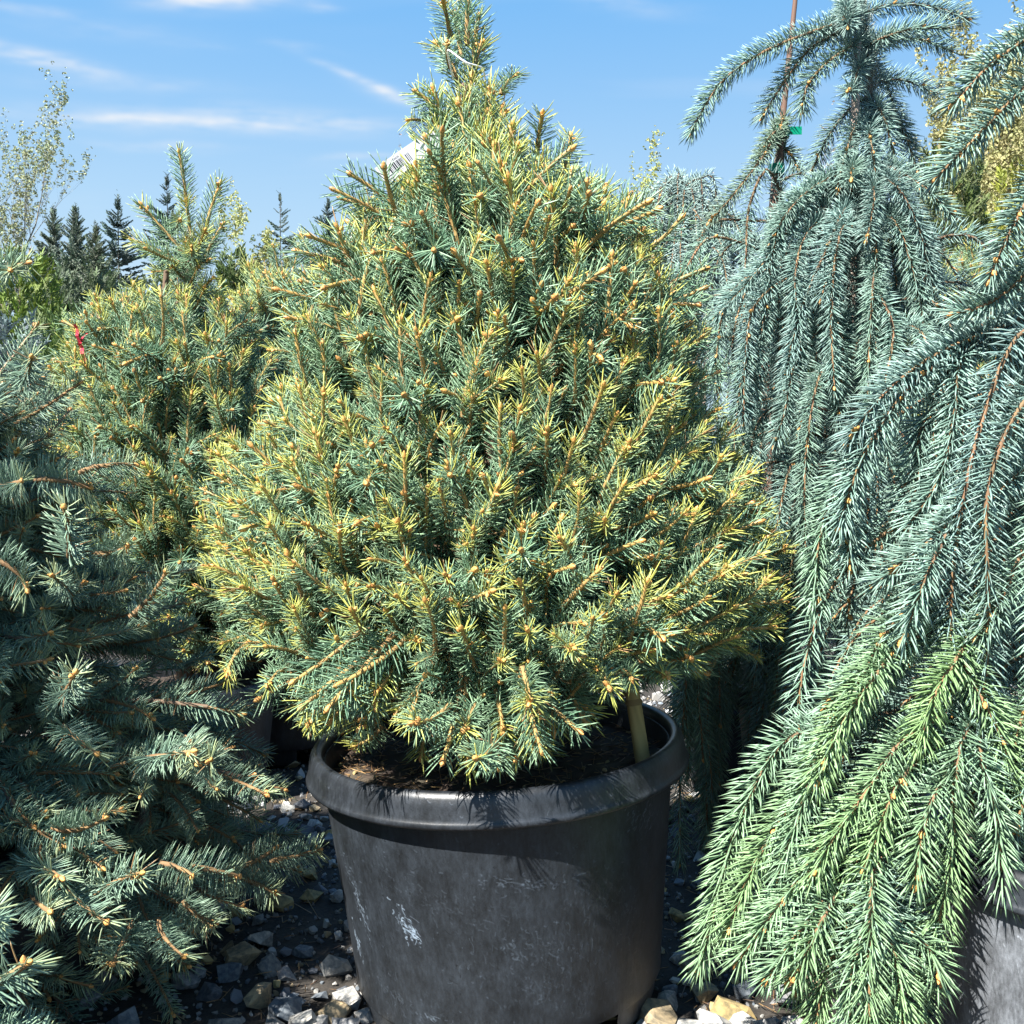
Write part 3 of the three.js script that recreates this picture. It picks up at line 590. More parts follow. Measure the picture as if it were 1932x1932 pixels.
// a dense dwarf spruce. prof: rows of [y, left, right] of its outline in the 1932 px view at distance D
function dwarfSpruce(name, label, base, D, prof, { n = 1000, inner = 500, most = 300, gapAt = 0.22, squash = 0.85, origin = 1250, size = 1, stemTop, group, lean = 0.25 } = {}) {
  const t = thing(name, label, 'spruce', base, group);
  const rows = prof.map(([y, l, r]) => { const p = at((l + r) / 2, y, D); return { h: p.y - base.y, x: p.x - base.x, z: (p.z - base.z) * 0, r: (r - l) / 2 * px2m(D) }; }).sort((a, b) => a.h - b.h);
  const H0 = rows[0].h, H1 = rows[rows.length - 1].h;
  const env = (h) => { let k = 0; while (k < rows.length - 2 && rows[k + 1].h < h) k++; const a = rows[k], b = rows[k + 1], q = clamp((h - a.h) / (b.h - a.h), 0, 1); return [lerp(a.x, b.x, q), lerp(a.r, b.r, q)]; };
  // heights drawn in proportion to the girth
  const cum = []; let sum = 0; for (let k = 0; k < 200; k++) { sum += env(lerp(H0, H1, (k + 0.5) / 200))[1] + 0.015; cum.push(sum); }
  const drawH = (q) => { const s = q * sum; let k = cum.findIndex((c) => c >= s); if (k < 0) k = 199; return lerp(H0, H1, (k + rnd()) / 200); };
  const O = at(0, origin, D).y - base.y;
  const shoots = [], tips = [];
  let tries = 0;
  while (tips.length < n && tries++ < n * 30) {
    const h = drawH(rnd()), a = R(0, 6.283), [cx, r] = env(h), k = 1 + 0.10 * perlin.noise(Math.cos(a) * 2.2 + 4, h * 9, Math.sin(a) * 2.2) + R(-0.07, 0.05);
    const tip = V(cx + Math.cos(a) * r * k, h, Math.sin(a) * r * k * squash);
    if (perlin.noise(tip.x * 13 + 9, tip.y * 13, tip.z * 13) > gapAt) continue;
    if (tips.some((q) => q.distanceToSquared(tip) < (0.028 * size * (r < 0.1 ? 0.75 : 1)) ** 2)) continue;
    tips.push(tip);
  }
  for (const tip of tips) {
    const axisX = env(Math.min(tip.y, O))[0], o = V(axisX, Math.min(O, tip.y + 0.02), 0);
    let d = tip.clone().sub(o); const out = V(d.x, 0, d.z).normalize();
    d.normalize().addScaledVector(out, 0.25 * smooth(0.05, 0.2, env(tip.y)[1])).add(V(0, lean + 0.45 * smooth(O - 0.1, O + 0.35, tip.y), 0)).normalize(); d = turned(d, lerp(0.16, 0.32, smooth(0.05, 0.2, env(tip.y)[1])));
    const s = size * R(0.68, 1.02) * lerp(1.3, 1, smooth(0.08, 0.22, env(tip.y)[1])), v = pick(dwarfV), face = out.clone().add(V(0, 0.35, 0)).normalize();
    const b0 = tip.clone().addScaledVector(d, -v.L * s);
    shoots.push({ p: b0, d, s, v, face });
    // the older wood it grew from, and a side shoot or two below the tip
    const d2 = turned(d.clone().addScaledVector(out, 0.2).normalize(), 0.25);
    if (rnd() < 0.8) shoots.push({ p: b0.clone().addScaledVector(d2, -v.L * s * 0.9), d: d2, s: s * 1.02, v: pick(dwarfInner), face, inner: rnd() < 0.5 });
    const ns = rnd() < 0.5 ? 1 : rnd() < 0.7 ? 2 : 0;
    for (let k = 0; k < ns; k++) { const sd = turned(d, 0.75); shoots.push({ p: b0.clone().addScaledVector(d, -0.01 * k), d: sd, s: s * R(0.5, 0.75), v: pick(dwarfV), face }); }
  }
  for (let k = 0; k < inner; k++) {
    const h = drawH(rnd()), a = R(0, 6.283), [cx, r] = env(h), q = R(0.35, 0.72), p = V(cx + Math.cos(a) * r * q, h, Math.sin(a) * r * q * squash);
    if (r < 0.14) continue;
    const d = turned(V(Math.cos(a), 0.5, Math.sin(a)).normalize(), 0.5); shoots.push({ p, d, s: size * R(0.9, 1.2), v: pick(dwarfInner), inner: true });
  }
  // stem and limbs
  const sb = new MB(), sp = [], sr = []; for (let k = 0; k <= 10; k++) { const h = lerp(-0.02, stemTop ?? H1 - 0.08, k / 10); sp.push(V(lerp(0, env(h)[0], smooth(0, 0.3, h)), h, 0)); sr.push(lerp(0.016, 0.004, k / 10) * size); }
  sb.tube(sp, sr, [0.15, 0.10, 0.065], 8, 0.1); part(t, 'trunk', sb.geo(), M.bark);
  for (let k = 0; k < tips.length; k += Math.ceil(tips.length / 70)) {
    const tip = tips[k], q = clamp((tip.y - H0) / (H1 - H0), 0, 1), h = lerp(Math.max(0.02, tip.y - Math.hypot(tip.x, tip.z) * 0.5), tip.y, 0.25 * q);
    const ax = env(h)[0]; part(t, 'branch', limb(V(ax, h, 0), tip.clone().lerp(V(ax, h, 0), 0.3), 0.0, 0.005 * size, 0.0022 * size), M.bark);
  }
  return { t, shoots, most, env };
}

// ---------------------------------------------------------------- weeping branches
// pts: points in the tree's own axes. Twig, needles and buds of one hanging branch.
function weepBranch(tree, pts, { nl = 0.024, dens = 950, r0 = 0.0026, r1 = 0.0014, col = C.weep, buds = 0.35, nr = 0.00082, flatten = 0.0, bare = 0, rings = RING3, young = 0, jitter = 1 } = {}) {
  const cv = new THREE.CatmullRomCurve3(pts, false, 'centripetal'), L = cv.getLength(), n = Math.max(6, Math.round(L / 0.018));
  const P = [], rs = [], cs = [];
  for (let k = 0; k <= n; k++) { const t = k / n; P.push(cv.getPointAt(t)); rs.push(lerp(r0, r1, t)); cs.push(jit(mixc([0.12, 0.075, 0.045], [0.26, 0.15, 0.07], smooth(0, 0.9, t)), 0.3)); }
  dens *= 1.7; const tb = new MB(); tb.tube(P, rs, cs, 5, 0.25);
  const nb = new MB(), N = Math.round(L * dens), tint = R(0.88, 1.12);
  const u = V(0, 0, 0), w = V(0, 0, 0), d = V(0, 0, 0), side = V(0, 0, 0), nd = V(0, 0, 0);
  for (let k = 0; k < N; k++) {
    const t = bare + (1 - bare) * (k + rnd()) / N, p = cv.getPointAt(t); cv.getTangentAt(t, d);
    u.set(0, 0, 1).addScaledVector(d, -d.z); if (u.lengthSq() < 0.01) u.set(1, 0, 0); u.normalize(); w.crossVectors(d, u);
    const a = k * 2.39996 + R(-0.45, 0.45);
    side.copy(u).multiplyScalar(Math.cos(a)).addScaledVector(w, Math.sin(a));
    const ang = lerp(1.28, 1.0, t) - (t > 0.95 ? (t - 0.95) * 12 : 0) + R(-0.13, 0.13);
    nd.copy(d).multiplyScalar(Math.cos(ang)).addScaledVector(side, Math.sin(ang)); nd.y += 0.10 * (1 - Math.abs(d.y)); nd.normalize();
    const len = nl * R(0.82, 1.1) * (side.y < -0.3 ? 0.85 : 1) * (t > 0.96 ? 0.85 : 1), br = R(0.7, 1.3) * tint;
    const yt = young * smooth(-0.3, 0.8, t);
    const c0 = mixc(col.base, col.young, yt).map((x) => x * br), c1 = mixc(col.tip, col.young, yt).map((x) => x * br);
    nb.needle(p.addScaledVector(side, 0.0014), nd, len, nr * R(0.85, 1.15), d.clone().multiplyScalar(len * R(0.1, 0.32)), c0, c1, rings);
  }
  const bm = part(tree, 'branch', tb.geo(), M.bark);
  part(bm, 'needles', nb.geo(), M.needle, 'stuff');
  const e = cv.getPointAt(1); cv.getTangentAt(1, d);
  budPart(bm, e, d.clone(), R(0.006, 0.008), R(0.0022, 0.003));
  for (let k = 0; k < 8; k++) if (rnd() < buds) { const t = rnd() < 0.5 ? R(0.94, 0.99) : R(0.3, 0.95), p = cv.getPointAt(t), s = turned(V(0, 0.2, 0.9), 0.6); s.addScaledVector(cv.getTangentAt(t), 0.5).normalize(); budPart(bm, p.addScaledVector(s, 0.001), s, R(0.005, 0.008), R(0.0022, 0.0032)); }
  return bm;
}
// a hanging branch that leaves the stem at height h in direction a, arches over `reach` and falls `drop`
function arch(h, ax, az, a, reach, drop, rise, sway = 0.03) {
  const c = Math.cos(a), s = Math.sin(a), P = (q, y) => V(ax + c * reach * q + R(-1, 1) * sway * q * 0.4, h + y, az + s * reach * q + R(-1, 1) * sway * q * 0.4);
  return [V(ax, h, az), P(0.35, rise * 0.8), P(0.7, rise), P(0.95, rise * 0.5 - drop * 0.18), P(1.06, -drop * 0.55), P(1.08 + R(-0.08, 0.05), -drop)];
}
function stemMesh(t, pts, rs, c = [0.17, 0.12, 0.085]) { const b = new MB(); b.tube(pts, rs, c, 9, 0.1); return part(t, 'trunk', b.geo(), M.bark); }

// ================================================================ the plants of the nursery row
// --- central dwarf spruce in its black pot
const tilt = 0.055;
pot(potP, 0.2, POT_H, 'large scuffed black plastic pot under the central dwarf spruce', { tilt, litter: 900 });
reseed(101);
const soilC = potP.clone().add(V(-Math.sin(tilt) * (POT_H - 0.045), POT_H - 0.045, 0));
const central = dwarfSpruce('dwarf_spruce', 'dense conical dwarf spruce with yellow-tipped shoots in the large black pot', soilC, MAIN, [
  [180, 850, 905], [250, 825, 950], [310, 805, 1015], [400, 718, 1140], [470, 650, 1208], [550, 600, 1260], [700, 565, 1325], [900, 445, 1385], [1050, 430, 1455], [1130, 430, 1445], [1165, 450, 1370], [1192, 570, 1240], [1225, 690, 1090],
], { n: 1350, inner: 620, most: 300, squash: 0.82, origin: 1270 });
{ // the upright leaders and the sprays that hang over the front of the rim
  const L = central.shoots, o = soilC;
  const add = (x0, y0, x1, y1, d0, d1, s, v = pick(dwarfV)) => { const a = at(x0, y0, d0).sub(o), b = at(x1, y1, d1).sub(o), d = b.clone().sub(a), l = d.length(); d.normalize(); L.push({ p: a, d, s, sl: l / v.L / s, v, star: true }); };
  add(880, 290, 868, 170, 1.08, 1.08, 1.2); add(868, 170, 852, 70, 1.08, 1.08, 1.15); add(852, 75, 838, 8, 1.08, 1.07, 1.1); add(885, 200, 882, 85, 1.1, 1.1, 1.2); add(882, 85, 876, -12, 1.1, 1.1, 1.2); add(895, 150, 888, 40, 1.13, 1.14, 1.15); add(870, 110, 862, 20, 1.13, 1.14, 1.1); add(850, 130, 830, 92, 1.07, 1.05, 0.8);
  add(915, 300, 948, 175, 1.05, 1.03, 1.2); add(945, 178, 955, 130, 1.03, 1.03, 0.95); add(860, 250, 800, 160, 1.05, 1.03, 1.1); add(825, 240, 785, 205, 1.06, 1.05, 1.0); add(1010, 330, 1015, 215, 1.08, 1.06, 1.1); add(1060, 330, 1090, 270, 1.08, 1.06, 1.1); add(905, 240, 925, 190, 1.1, 1.12, 1);
  add(850, 1330, 790, 1398, 0.87, 0.82, 1.15); add(935, 1400, 912, 1452, 0.84, 0.80, 1.1); add(985, 1260, 1012, 1335, 0.86, 0.82, 1.1); add(930, 1290, 960, 1360, 0.9, 0.87, 1.1); add(1120, 1260, 1155, 1258, 0.9, 0.87, 1.1); add(1155, 1262, 1210, 1262, 0.9, 0.88, 0.9); add(1225, 1262, 1310, 1218, 0.98, 0.94, 1.15); add(1215, 1262, 1260, 1250, 0.95, 0.92, 1.0);
  add(700, 1330, 668, 1328, 0.9, 0.86, 1.0); add(640, 1300, 595, 1330, 0.95, 0.93, 1.1); add(620, 1355, 575, 1385, 0.98, 0.96, 1.0); add(900, 1330, 870, 1370, 0.9, 0.86, 1.1); add(980, 1390, 1000, 1430, 0.92, 0.9, 1.0); add(720, 1370, 700, 1420, 0.96, 0.95, 1.0);
  add(545, 1260, 500, 1265, 0.95, 0.93, 1.0); add(470, 1215, 415, 1228, 1.0, 0.98, 1.1);
  for (let k = 0; k < 90; k++) { const x = R(620, 1060), d = 1.09 + R(-0.2, 0.1), y = 1240 + R(-60, 40); const a = at(x, y, d).sub(o); L.push({ p: a, d: turned(V((x - 940) / 500, -0.45, (MAIN - d) * 2).normalize(), 0.4), s: R(0.8, 1.15), v: pick(rnd() < 0.5 ? dwarfInner : dwarfV), face: V(0, 0, 1) }); }
  dress(central.t, L, 300);
}
{ // bamboo stake
  const a = at(1214, 1442, 1.03), b = at(1150, 1030, 1.05), t = thing('bamboo_stake', 'short tan bamboo stake leaning at the right inside of the central pot', 'plant stake', V(a.x, a.y - 0.05, a.z));
  const dd = b.clone().sub(a), pts = [], rs = [], cs = [];
  for (let k = 0; k <= 12; k++) { const q = k / 12; pts.push(V(0, 0.05, 0).addScaledVector(dd, q - 0.1)); rs.push(0.0078 + (k === 6 ? 0.0012 : 0) - q * 0.0008); cs.push(jit([0.40, 0.29, 0.12], 0.12)); }
  const m = new MB(); m.tube(pts, rs, cs, 14, 0.03); part(t, 'cane', m.geo(), M.bark);
  const nd = new MB(); for (const q of [0.28, 0.62]) { const p = V(0, 0.05, 0).addScaledVector(dd, q), e = dd.clone().normalize(); nd.tube([p.clone().addScaledVector(e, -0.003), p, p.clone().addScaledVector(e, 0.003)], [0.0078, 0.0092, 0.0078], [0.26, 0.18, 0.08], 14); } part(t, 'node_ring', nd.geo(), M.bark);
}
{ // the white price tag on its thread
  const D = 0.99, p0 = at(718, 333, D), p1 = at(815, 262, D + 0.01);
  const W = 512, H = 144, cv = document.createElement('canvas'); cv.width = W; cv.height = H; const g = cv.getContext('2d');
  g.fillStyle = '#b9bac0'; g.fillRect(0, 0, W, H); g.fillStyle = '#0c0c14';
  reseed(55); let x = 78; while (x < 262) { const w = pick([3, 4, 5, 7, 10]); if (!(x > 196 && x < 224)) g.fillRect(x, 44, w, 64); x += w + pick([4, 5, 7]); }
  g.fillStyle = '#26262e'; g.font = 'bold 20px sans-serif'; g.fillText('E2025', 134, 36); g.font = 'bold 17px sans-serif'; g.fillText('0 51 497 01 7', 62, 128);
  g.font = 'bold 23px sans-serif'; g.fillText('E 2025', 400, 44); g.fillText('P4.8', 404, 74); g.fillText('SC', 408, 102);
  const tex = new THREE.CanvasTexture(cv); tex.colorSpace = THREE.SRGBColorSpace; tex.anisotropy = 8;
  const dir = p1.clone().sub(p0); const Lg = dir.length() * 1.15; dir.normalize();
  const t = thing('price_tag', 'white barcode price tag hanging left of the top of the central spruce', 'price tag', p0);
  const S = 20, hw = 0.0094, b = new MB(), uvs = [], nrm = V(0.25, 0.05, 1).addScaledVector(dir, -V(0.25, 0.05, 1).dot(dir)).normalize(), up = V(0, 0, 0).crossVectors(nrm, dir).normalize();
  for (const f of [0.00015, -0.00015]) { const s0 = b.p.length / 3; for (let k = 0; k <= S; k++) for (const e of [-1, 1]) { const q = k / S, c = dir.clone().multiplyScalar(q * Lg).addScaledVector(up, e * hw).addScaledVector(nrm, -0.012 * q * q + f); b.v(c.x, c.y, c.z, nrm.x * Math.sign(f), nrm.y * Math.sign(f), nrm.z * Math.sign(f), [1, 1, 1]); uvs.push(q, e > 0 ? 1 : 0); } for (let k = 0; k < S; k++) { const i = s0 + k * 2; if (f > 0) b.i.push(i, i + 2, i + 1, i + 1, i + 2, i + 3); else b.i.push(i, i + 1, i + 2, i + 1, i + 3, i + 2); } }
  const gg = b.geo(); gg.setAttribute('uv', new THREE.BufferAttribute(new Float32Array(uvs), 2));
  part(t, 'tag_strip', gg, mat('tag_plastic', { map: tex, roughness: 0.4 }));
  const sg = new MB(), th = (list) => { const cvv = new THREE.CatmullRomCurve3(list.map(([a, c, d]) => at(a, c, d).sub(p0))); sg.tube(cvv.getPoints(24), new Array(25).fill(0.00085), [0.8, 0.8, 0.8], 6); };
  th([[855, 150, 1.07], [845, 95, 1.035], [852, 98, 1.03], [880, 118, 1.02], [905, 126, 1.03], [912, 132, 1.04], [918, 175, 1.06]]);
  th([[852, 98, 1.03], [876, 118, 1.025], [895, 135, 1.04], [890, 190, 1.06], [850, 240, 1.05], [822, 255, 1.045]]);
  part(t, 'thread', sg.geo(), mat('white_thread', { vertexColors: true, roughness: 0.5 }));
}

// --- the same kind of spruce further back on the left
reseed(202);
{
  const D = 1.75, base = at(345, 1330, D);
  const b = dwarfSpruce('dwarf_spruce', 'smaller dwarf spruce behind on the left with one tall leader and bare stem', base, D, [
    [565, 245, 415], [610, 190, 455], [680, 150, 505], [760, 135, 550], [850, 135, 575], [900, 140, 585], [1000, 170, 590], [1100, 190, 590], [1200, 230, 560],
  ], { n: 1000, inner: 320, most: 260, size: 1.12, origin: 1150, squash: 0.9, stemTop: at(348, 520, D).y - base.y, lean: 0.35 });
  const o = base, add = (x0, y0, x1, y1, s0 = 1, dz = 0, s = s0 * 1.18) => { const a = at(x0, y0, D).sub(o), c = at(x1, y1, D + dz).sub(o), d = c.clone().sub(a), l = d.length(), v = pick(dwarfV); d.normalize(); b.shoots.push({ p: a, d, s, sl: l / v.L / s, v, star: true }); };
  add(362, 460, 352, 380, 1.1); add(352, 385, 343, 292, 1.15); add(384, 455, 402, 345, 1.1); add(352, 480, 270, 395, 1.1); add(350, 505, 262, 435, 1.1); add(335, 440, 325, 400, 0.9, -0.1); add(365, 500, 380, 440, 1.0, -0.12); add(385, 490, 412, 420, 1.0); add(345, 500, 285, 480, 1.0, -0.1); add(365, 500, 352, 465, 0.9, -0.15); add(372, 500, 420, 455, 1.0, 0.05); add(345, 520, 300, 500, 0.9, 0.05); add(362, 590, 410, 545, 1.0, 0.1); add(345, 600, 300, 560, 1.0, 0.1); add(360, 570, 400, 520, .9, -.05);
  for (let k = 0; k < 16; k++) { const y = 640 - k * 9, a = k * 2.4, w = lerp(70, 30, k / 16); add(352, y, 352 + Math.cos(a) * w, y - R(25, 45), 0.85, Math.sin(a) * 0.06); }
  add(250, 600, 238, 535, 1.1); add(300, 640, 275, 575, 1); add(440, 640, 460, 580, 1); add(180, 640, 150, 600, 1); add(210, 640, 190, 560, 1);
  dress(b.t, b.shoots, 280);
  // old needles along the bare stem
  const nb = new MB(), p0 = at(352, 640, D).sub(o), p1 = at(362, 440, D).sub(o);
  nb.tube([p0, p0.clone().lerp(p1, 0.5), p1], [0.0075, 0.006, 0.005], [0.36, 0.27, 0.19], 7, 0.2);
  for (let k = 0; k < 220; k++) { const p = p0.clone().lerp(p1, rnd()), a = R(0, 6.28), d = V(Math.cos(a), R(0.9, 1.8), Math.sin(a)).normalize(); nb.needle(p.add(V(Math.cos(a) * 0.006, 0, Math.sin(a) * 0.006)), d, R(0.015, 0.022), 0.0008, V(0, 0, 0), jit([0.38, 0.36, 0.26], 0.3), jit([0.42, 0.38, 0.28], 0.3), RING3); }
  part(b.t, 'stem', nb.geo(), M.needle);
  pot(V(base.x, 0, base.z), 0.17, Math.max(0.2, base.y + 0.04), 'black pot hidden below the small left spruce', { litter: 0, turn: 1 });
}
reseed(203);
{
  const D = 1.98, base = at(530, 1200, D);
  const b = dwarfSpruce('dwarf_spruce', 'third dwarf spruce with a slim double leader between the left and central spruces', base, D, [
    [520, 495, 570], [600, 455, 610], [700, 450, 650], [800, 440, 680], [950, 430, 690], [1100, 470, 650],
  ], { n: 330, inner: 150, most: 140, origin: 1000, lean: 0.4 });
  const o = base, add = (x0, y0, x1, y1, s = 1) => { const a = at(x0, y0, D).sub(o), c = at(x1, y1, D).sub(o), d = c.clone().sub(a), l = d.length(), v = pick(dwarfV); d.normalize(); b.shoots.push({ p: a, d, s, sl: l / v.L / s, v, star: true }); };
  add(505, 690, 490, 600, 1.1); add(490, 605, 468, 500, 1.1); add(515, 600, 524, 520, 1.1); add(524, 525, 528, 465, 1.0); add(548, 640, 562, 545, 1.1); add(480, 640, 455, 560, 1.0); add(590, 520, 585, 440, 1.1); add(540, 540, 575, 470, 1);
  dress(b.t, b.shoots, 140);
  pot(V(base.x, 0, base.z), 0.17, Math.max(0.2, base.y + 0.04), 'black pot hidden below the slim double-leader spruce', { litter: 0, turn: 2 });
}

// --- the blue spruces at the left, standing in each other's shade
// boughs: flat sprays of longer shoots, from the stem outwards
function blueSpruce(label, base, { H, Rmax, tiers = 16, per = 7, most = 300, low = 0.08, squash = 1, size = 1, profile, group, stars = [], a0 = 0 }) {
  const t = thing('blue_spruce', label, 'spruce', base, group), shoots = [];
  const sp = [], sr = []; for (let k = 0; k <= 10; k++) { sp.push(V(R(-1, 1) * 0.005, H * k / 10 * 0.93, R(-1, 1) * 0.005)); sr.push(lerp(0.02, 0.004, k / 10)); }
  stemMesh(t, sp, sr);
  for (let i = 0; i < tiers; i++) {
    const f = low + (1 - low) * (i + 0.5) / tiers, reach = Rmax * profile(f);
    for (let j = 0; j < per; j++) {
      const a = a0 + (j + R(-0.35, 0.35) + (i % 2) * 0.5) / per * 6.283, L = reach * R(0.78, 1.08), el = f < 0.15 ? -0.2 + R(-0.25, 0.2) : lerp(-0.05, 0.9, f ** 2) + R(-0.18, 0.22);
      const out = V(Math.cos(a), 0, Math.sin(a) * squash), h = f * H + R(-0.5, 0.5) * H / tiers, s0 = V(0, h, 0);
      const P = (q) => s0.clone().addScaledVector(out, L * q * Math.cos(el)).add(V(0, L * q * Math.sin(el) - 0.16 * L * q * q, 0));
      const pts = []; for (let k = 0; k <= 6; k++) pts.push(P(k / 6));
      const bb = new MB(); bb.tube(pts, pts.map((_, k) => lerp(0.0055, 0.002, k / 6)), [0.15, 0.10, 0.065], 6, 0.15); part(t, 'branch', bb.geo(), M.bark);
      const face = out.clone().add(V(0, 0.4, 0)).normalize();
      const n = Math.max(2, Math.round(L / (0.085 * size)));
      for (let k = 0; k < n; k++) {
        const q = (k + 0.35) / n, q1 = Math.min(1, (k + 1.15) / n), b = P(q), d = P(q1).sub(b).normalize();
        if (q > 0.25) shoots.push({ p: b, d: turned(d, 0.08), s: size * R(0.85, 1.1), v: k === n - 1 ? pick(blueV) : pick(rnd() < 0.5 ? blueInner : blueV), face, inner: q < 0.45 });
        if (k < 1 && n > 2) continue;
        for (const sd of [-1, 1]) {
          if (rnd() < 0.12) continue;
          const latA = R(0.6, 0.95), perp = V(0, 1, 0).cross(d).normalize(), ld = d.clone().multiplyScalar(Math.cos(latA)).addScaledVector(perp, sd * Math.sin(latA)).add(V(0, R(-0.25, 0.3), 0)).normalize();
          const s = size * R(0.65, 1.05), v = pick(blueV); shoots.push({ p: b, d: ld, s, v, face });
          if (rnd() < 0.6 && q < 0.8) shoots.push({ p: b.clone().addScaledVector(ld, v.L * s * 0.95), d: turned(ld, 0.25), s: s * 0.85, v: pick(blueV), face });
        }
        if (rnd() < 0.35) shoots.push({ p: b, d: turned(d.clone().add(V(0, R(-0.9, 0.9), 0)).normalize(), 0.3), s: size * 0.8, v: pick(blueV), face });
      }
    }
  }
  for (let k = 0; k < 6; k++) shoots.push({ p: V(0, H * (0.88 + 0.02 * k), 0), d: turned(UP, 0.35), s: size, v: pick(blueV), face: UP });
  for (const [x0, y0, d0, x1, y1, d1, s] of stars) { const e = base.x < -0.6 && base.z < -1 ? 0.11 : 0, a = at(x0, y0, d0 + e).sub(base), b = at(x1, y1, d1 + e).sub(base), d = b.clone().sub(a), l = d.length(), v = pick(blueV); d.normalize(); shoots.push({ p: a, d, s, sl: l / v.L / s, v, star: true }); }
  dress(t, shoots, most);
  return t;
}
reseed(301);
{
  const D = 1.14, base = at(-105, 1600, D), by = base.y;
  const H = at(0, 830, D).y - by;
  const pr = [[-0.1, 0.6], [0, 0.86], [0.12, 1.0], [0.26, 0.98], [0.36, 0.88], [0.50, 0.64], [0.60, 0.44], [0.75, 0.33], [0.88, 0.15], [0.95, 0.06], [1, 0.03]];
  const profile = (f) => { let k = 0; while (k < pr.length - 2 && pr[k + 1][0] < f) k++; return lerp(pr[k][1], pr[k + 1][1], clamp((f - pr[k][0]) / (pr[k + 1][0] - pr[k][0]), 0, 1)); };
  blueSpruce('large shaded blue-green spruce filling the left side, a few sunlit tips', base, { H, Rmax: 0.37, tiers: 20, per: 9, size: 0.95, most: 300, profile, squash: 0.85, low: -0.06, stars: [
    [0, 918, 0.86, 70, 905, 0.85, 1.1], [65, 906, 0.85, 150, 893, 0.84, 1.15], [150, 893, 0.84, 232, 850, 0.84, 1.1], [-20, 1055, 0.8, 85, 1068, 0.79, 1.1], [130, 1050, 0.85, 138, 1000, 0.8, 1.0], [180, 1045, 0.86, 255, 1050, 0.85, 1.1],
    [245, 1165, 0.86, 335, 1095, 0.87, 1.15], [0, 1540, 0.82, 105, 1563, 0.78, 1.1], [100, 1560, 0.78, 180, 1600, 0.76, 1.1], [300, 1628, 0.8, 380, 1640, 0.8, 1.1], [360, 1635, 0.8, 440, 1648, 0.8, 1.15], [180, 1690, 0.8, 235, 1630, 0.74, 1.0], [60, 1640, 0.8, 80, 1610, 0.74, 1.0], [130, 1680, 0.78, 150, 1720, 0.72, 1.0], [60, 1690, 0.78, 78, 1718, 0.72, 0.95], [250, 1740, 0.8, 222, 1808, 0.76, 1.05], [300, 1735, 0.8, 295, 1800, 0.77, 1.0], [345, 1700, 0.86, 385, 1755, 0.85, 1.0],
    [440, 1640, 0.95, 520, 1622, 0.95, 1.1], [510, 1625, 0.95, 596, 1605, 0.95, 1.1], [440, 1650, 0.95, 525, 1680, 0.95, 1.1], [270, 1430, 0.86, 308, 1428, 0.8, 1.0], [350, 1390, 0.86, 388, 1408, 0.82, 1.0], [370, 1430, 0.86, 412, 1462, 0.82, 1.0], [120, 1370, 0.84, 140, 1400, 0.8, 1.0], [110, 1325, 0.84, 136, 1300, 0.79, 1.0],
    [10, 495, 0.92, 30, 520, 0.88, 0.9], [-30, 520, 0.92, 18, 500, 0.88, 1.0], [-20, 740, 0.85, 10, 745, 0.8, 1.0], [40, 720, 0.9, 64, 705, 0.86, 1.0],
  ] });
  pot(V(base.x + 0.03, 0, base.z), 0.19, base.y + 0.045, 'dark pot in deep shade under the left blue spruce', { litter: 0, turn: 0.8 });
}
reseed(302);
{
  const cone = (f) => Math.max(0.12, Math.min(1, (1 - f) * 1.25 + 0.1));
  blueSpruce('low nearest blue spruce, only its sprig tips reach the bottom left corner', V(-0.56, 0.13, -0.60), { H: 0.18, Rmax: 0.15, tiers: 4, per: 7, most: 40, profile: cone, stars: [[-60, 1880, 0.66, 8, 1855, 0.62, 1.0], [-40, 1940, 0.66, 40, 1925, 0.64, 1.0], [-50, 1770, 0.68, 10, 1760, 0.66, 1.0], [-60, 1710, 0.7, 5, 1725, 0.68, 0.9], [20, 1960, 0.66, 85, 1915, 0.66, 1.0]] });
  pot(V(-0.56, 0, -0.60), 0.13, 0.175, 'black pot just outside the bottom left corner', { litter: 0 });
  // the tall neighbour further left that keeps the left side in shade
  blueSpruce('tall blue spruce standing outside the left edge', V(-0.97, 0.2, -0.62), { H: 1.0, Rmax: 0.36, tiers: 15, per: 9, most: 0, profile: cone, stars: [] });
  pot(V(-0.97, 0, -0.62), 0.18, 0.245, 'black pot outside the left edge under the tall blue spruce', { litter: 0 });
}

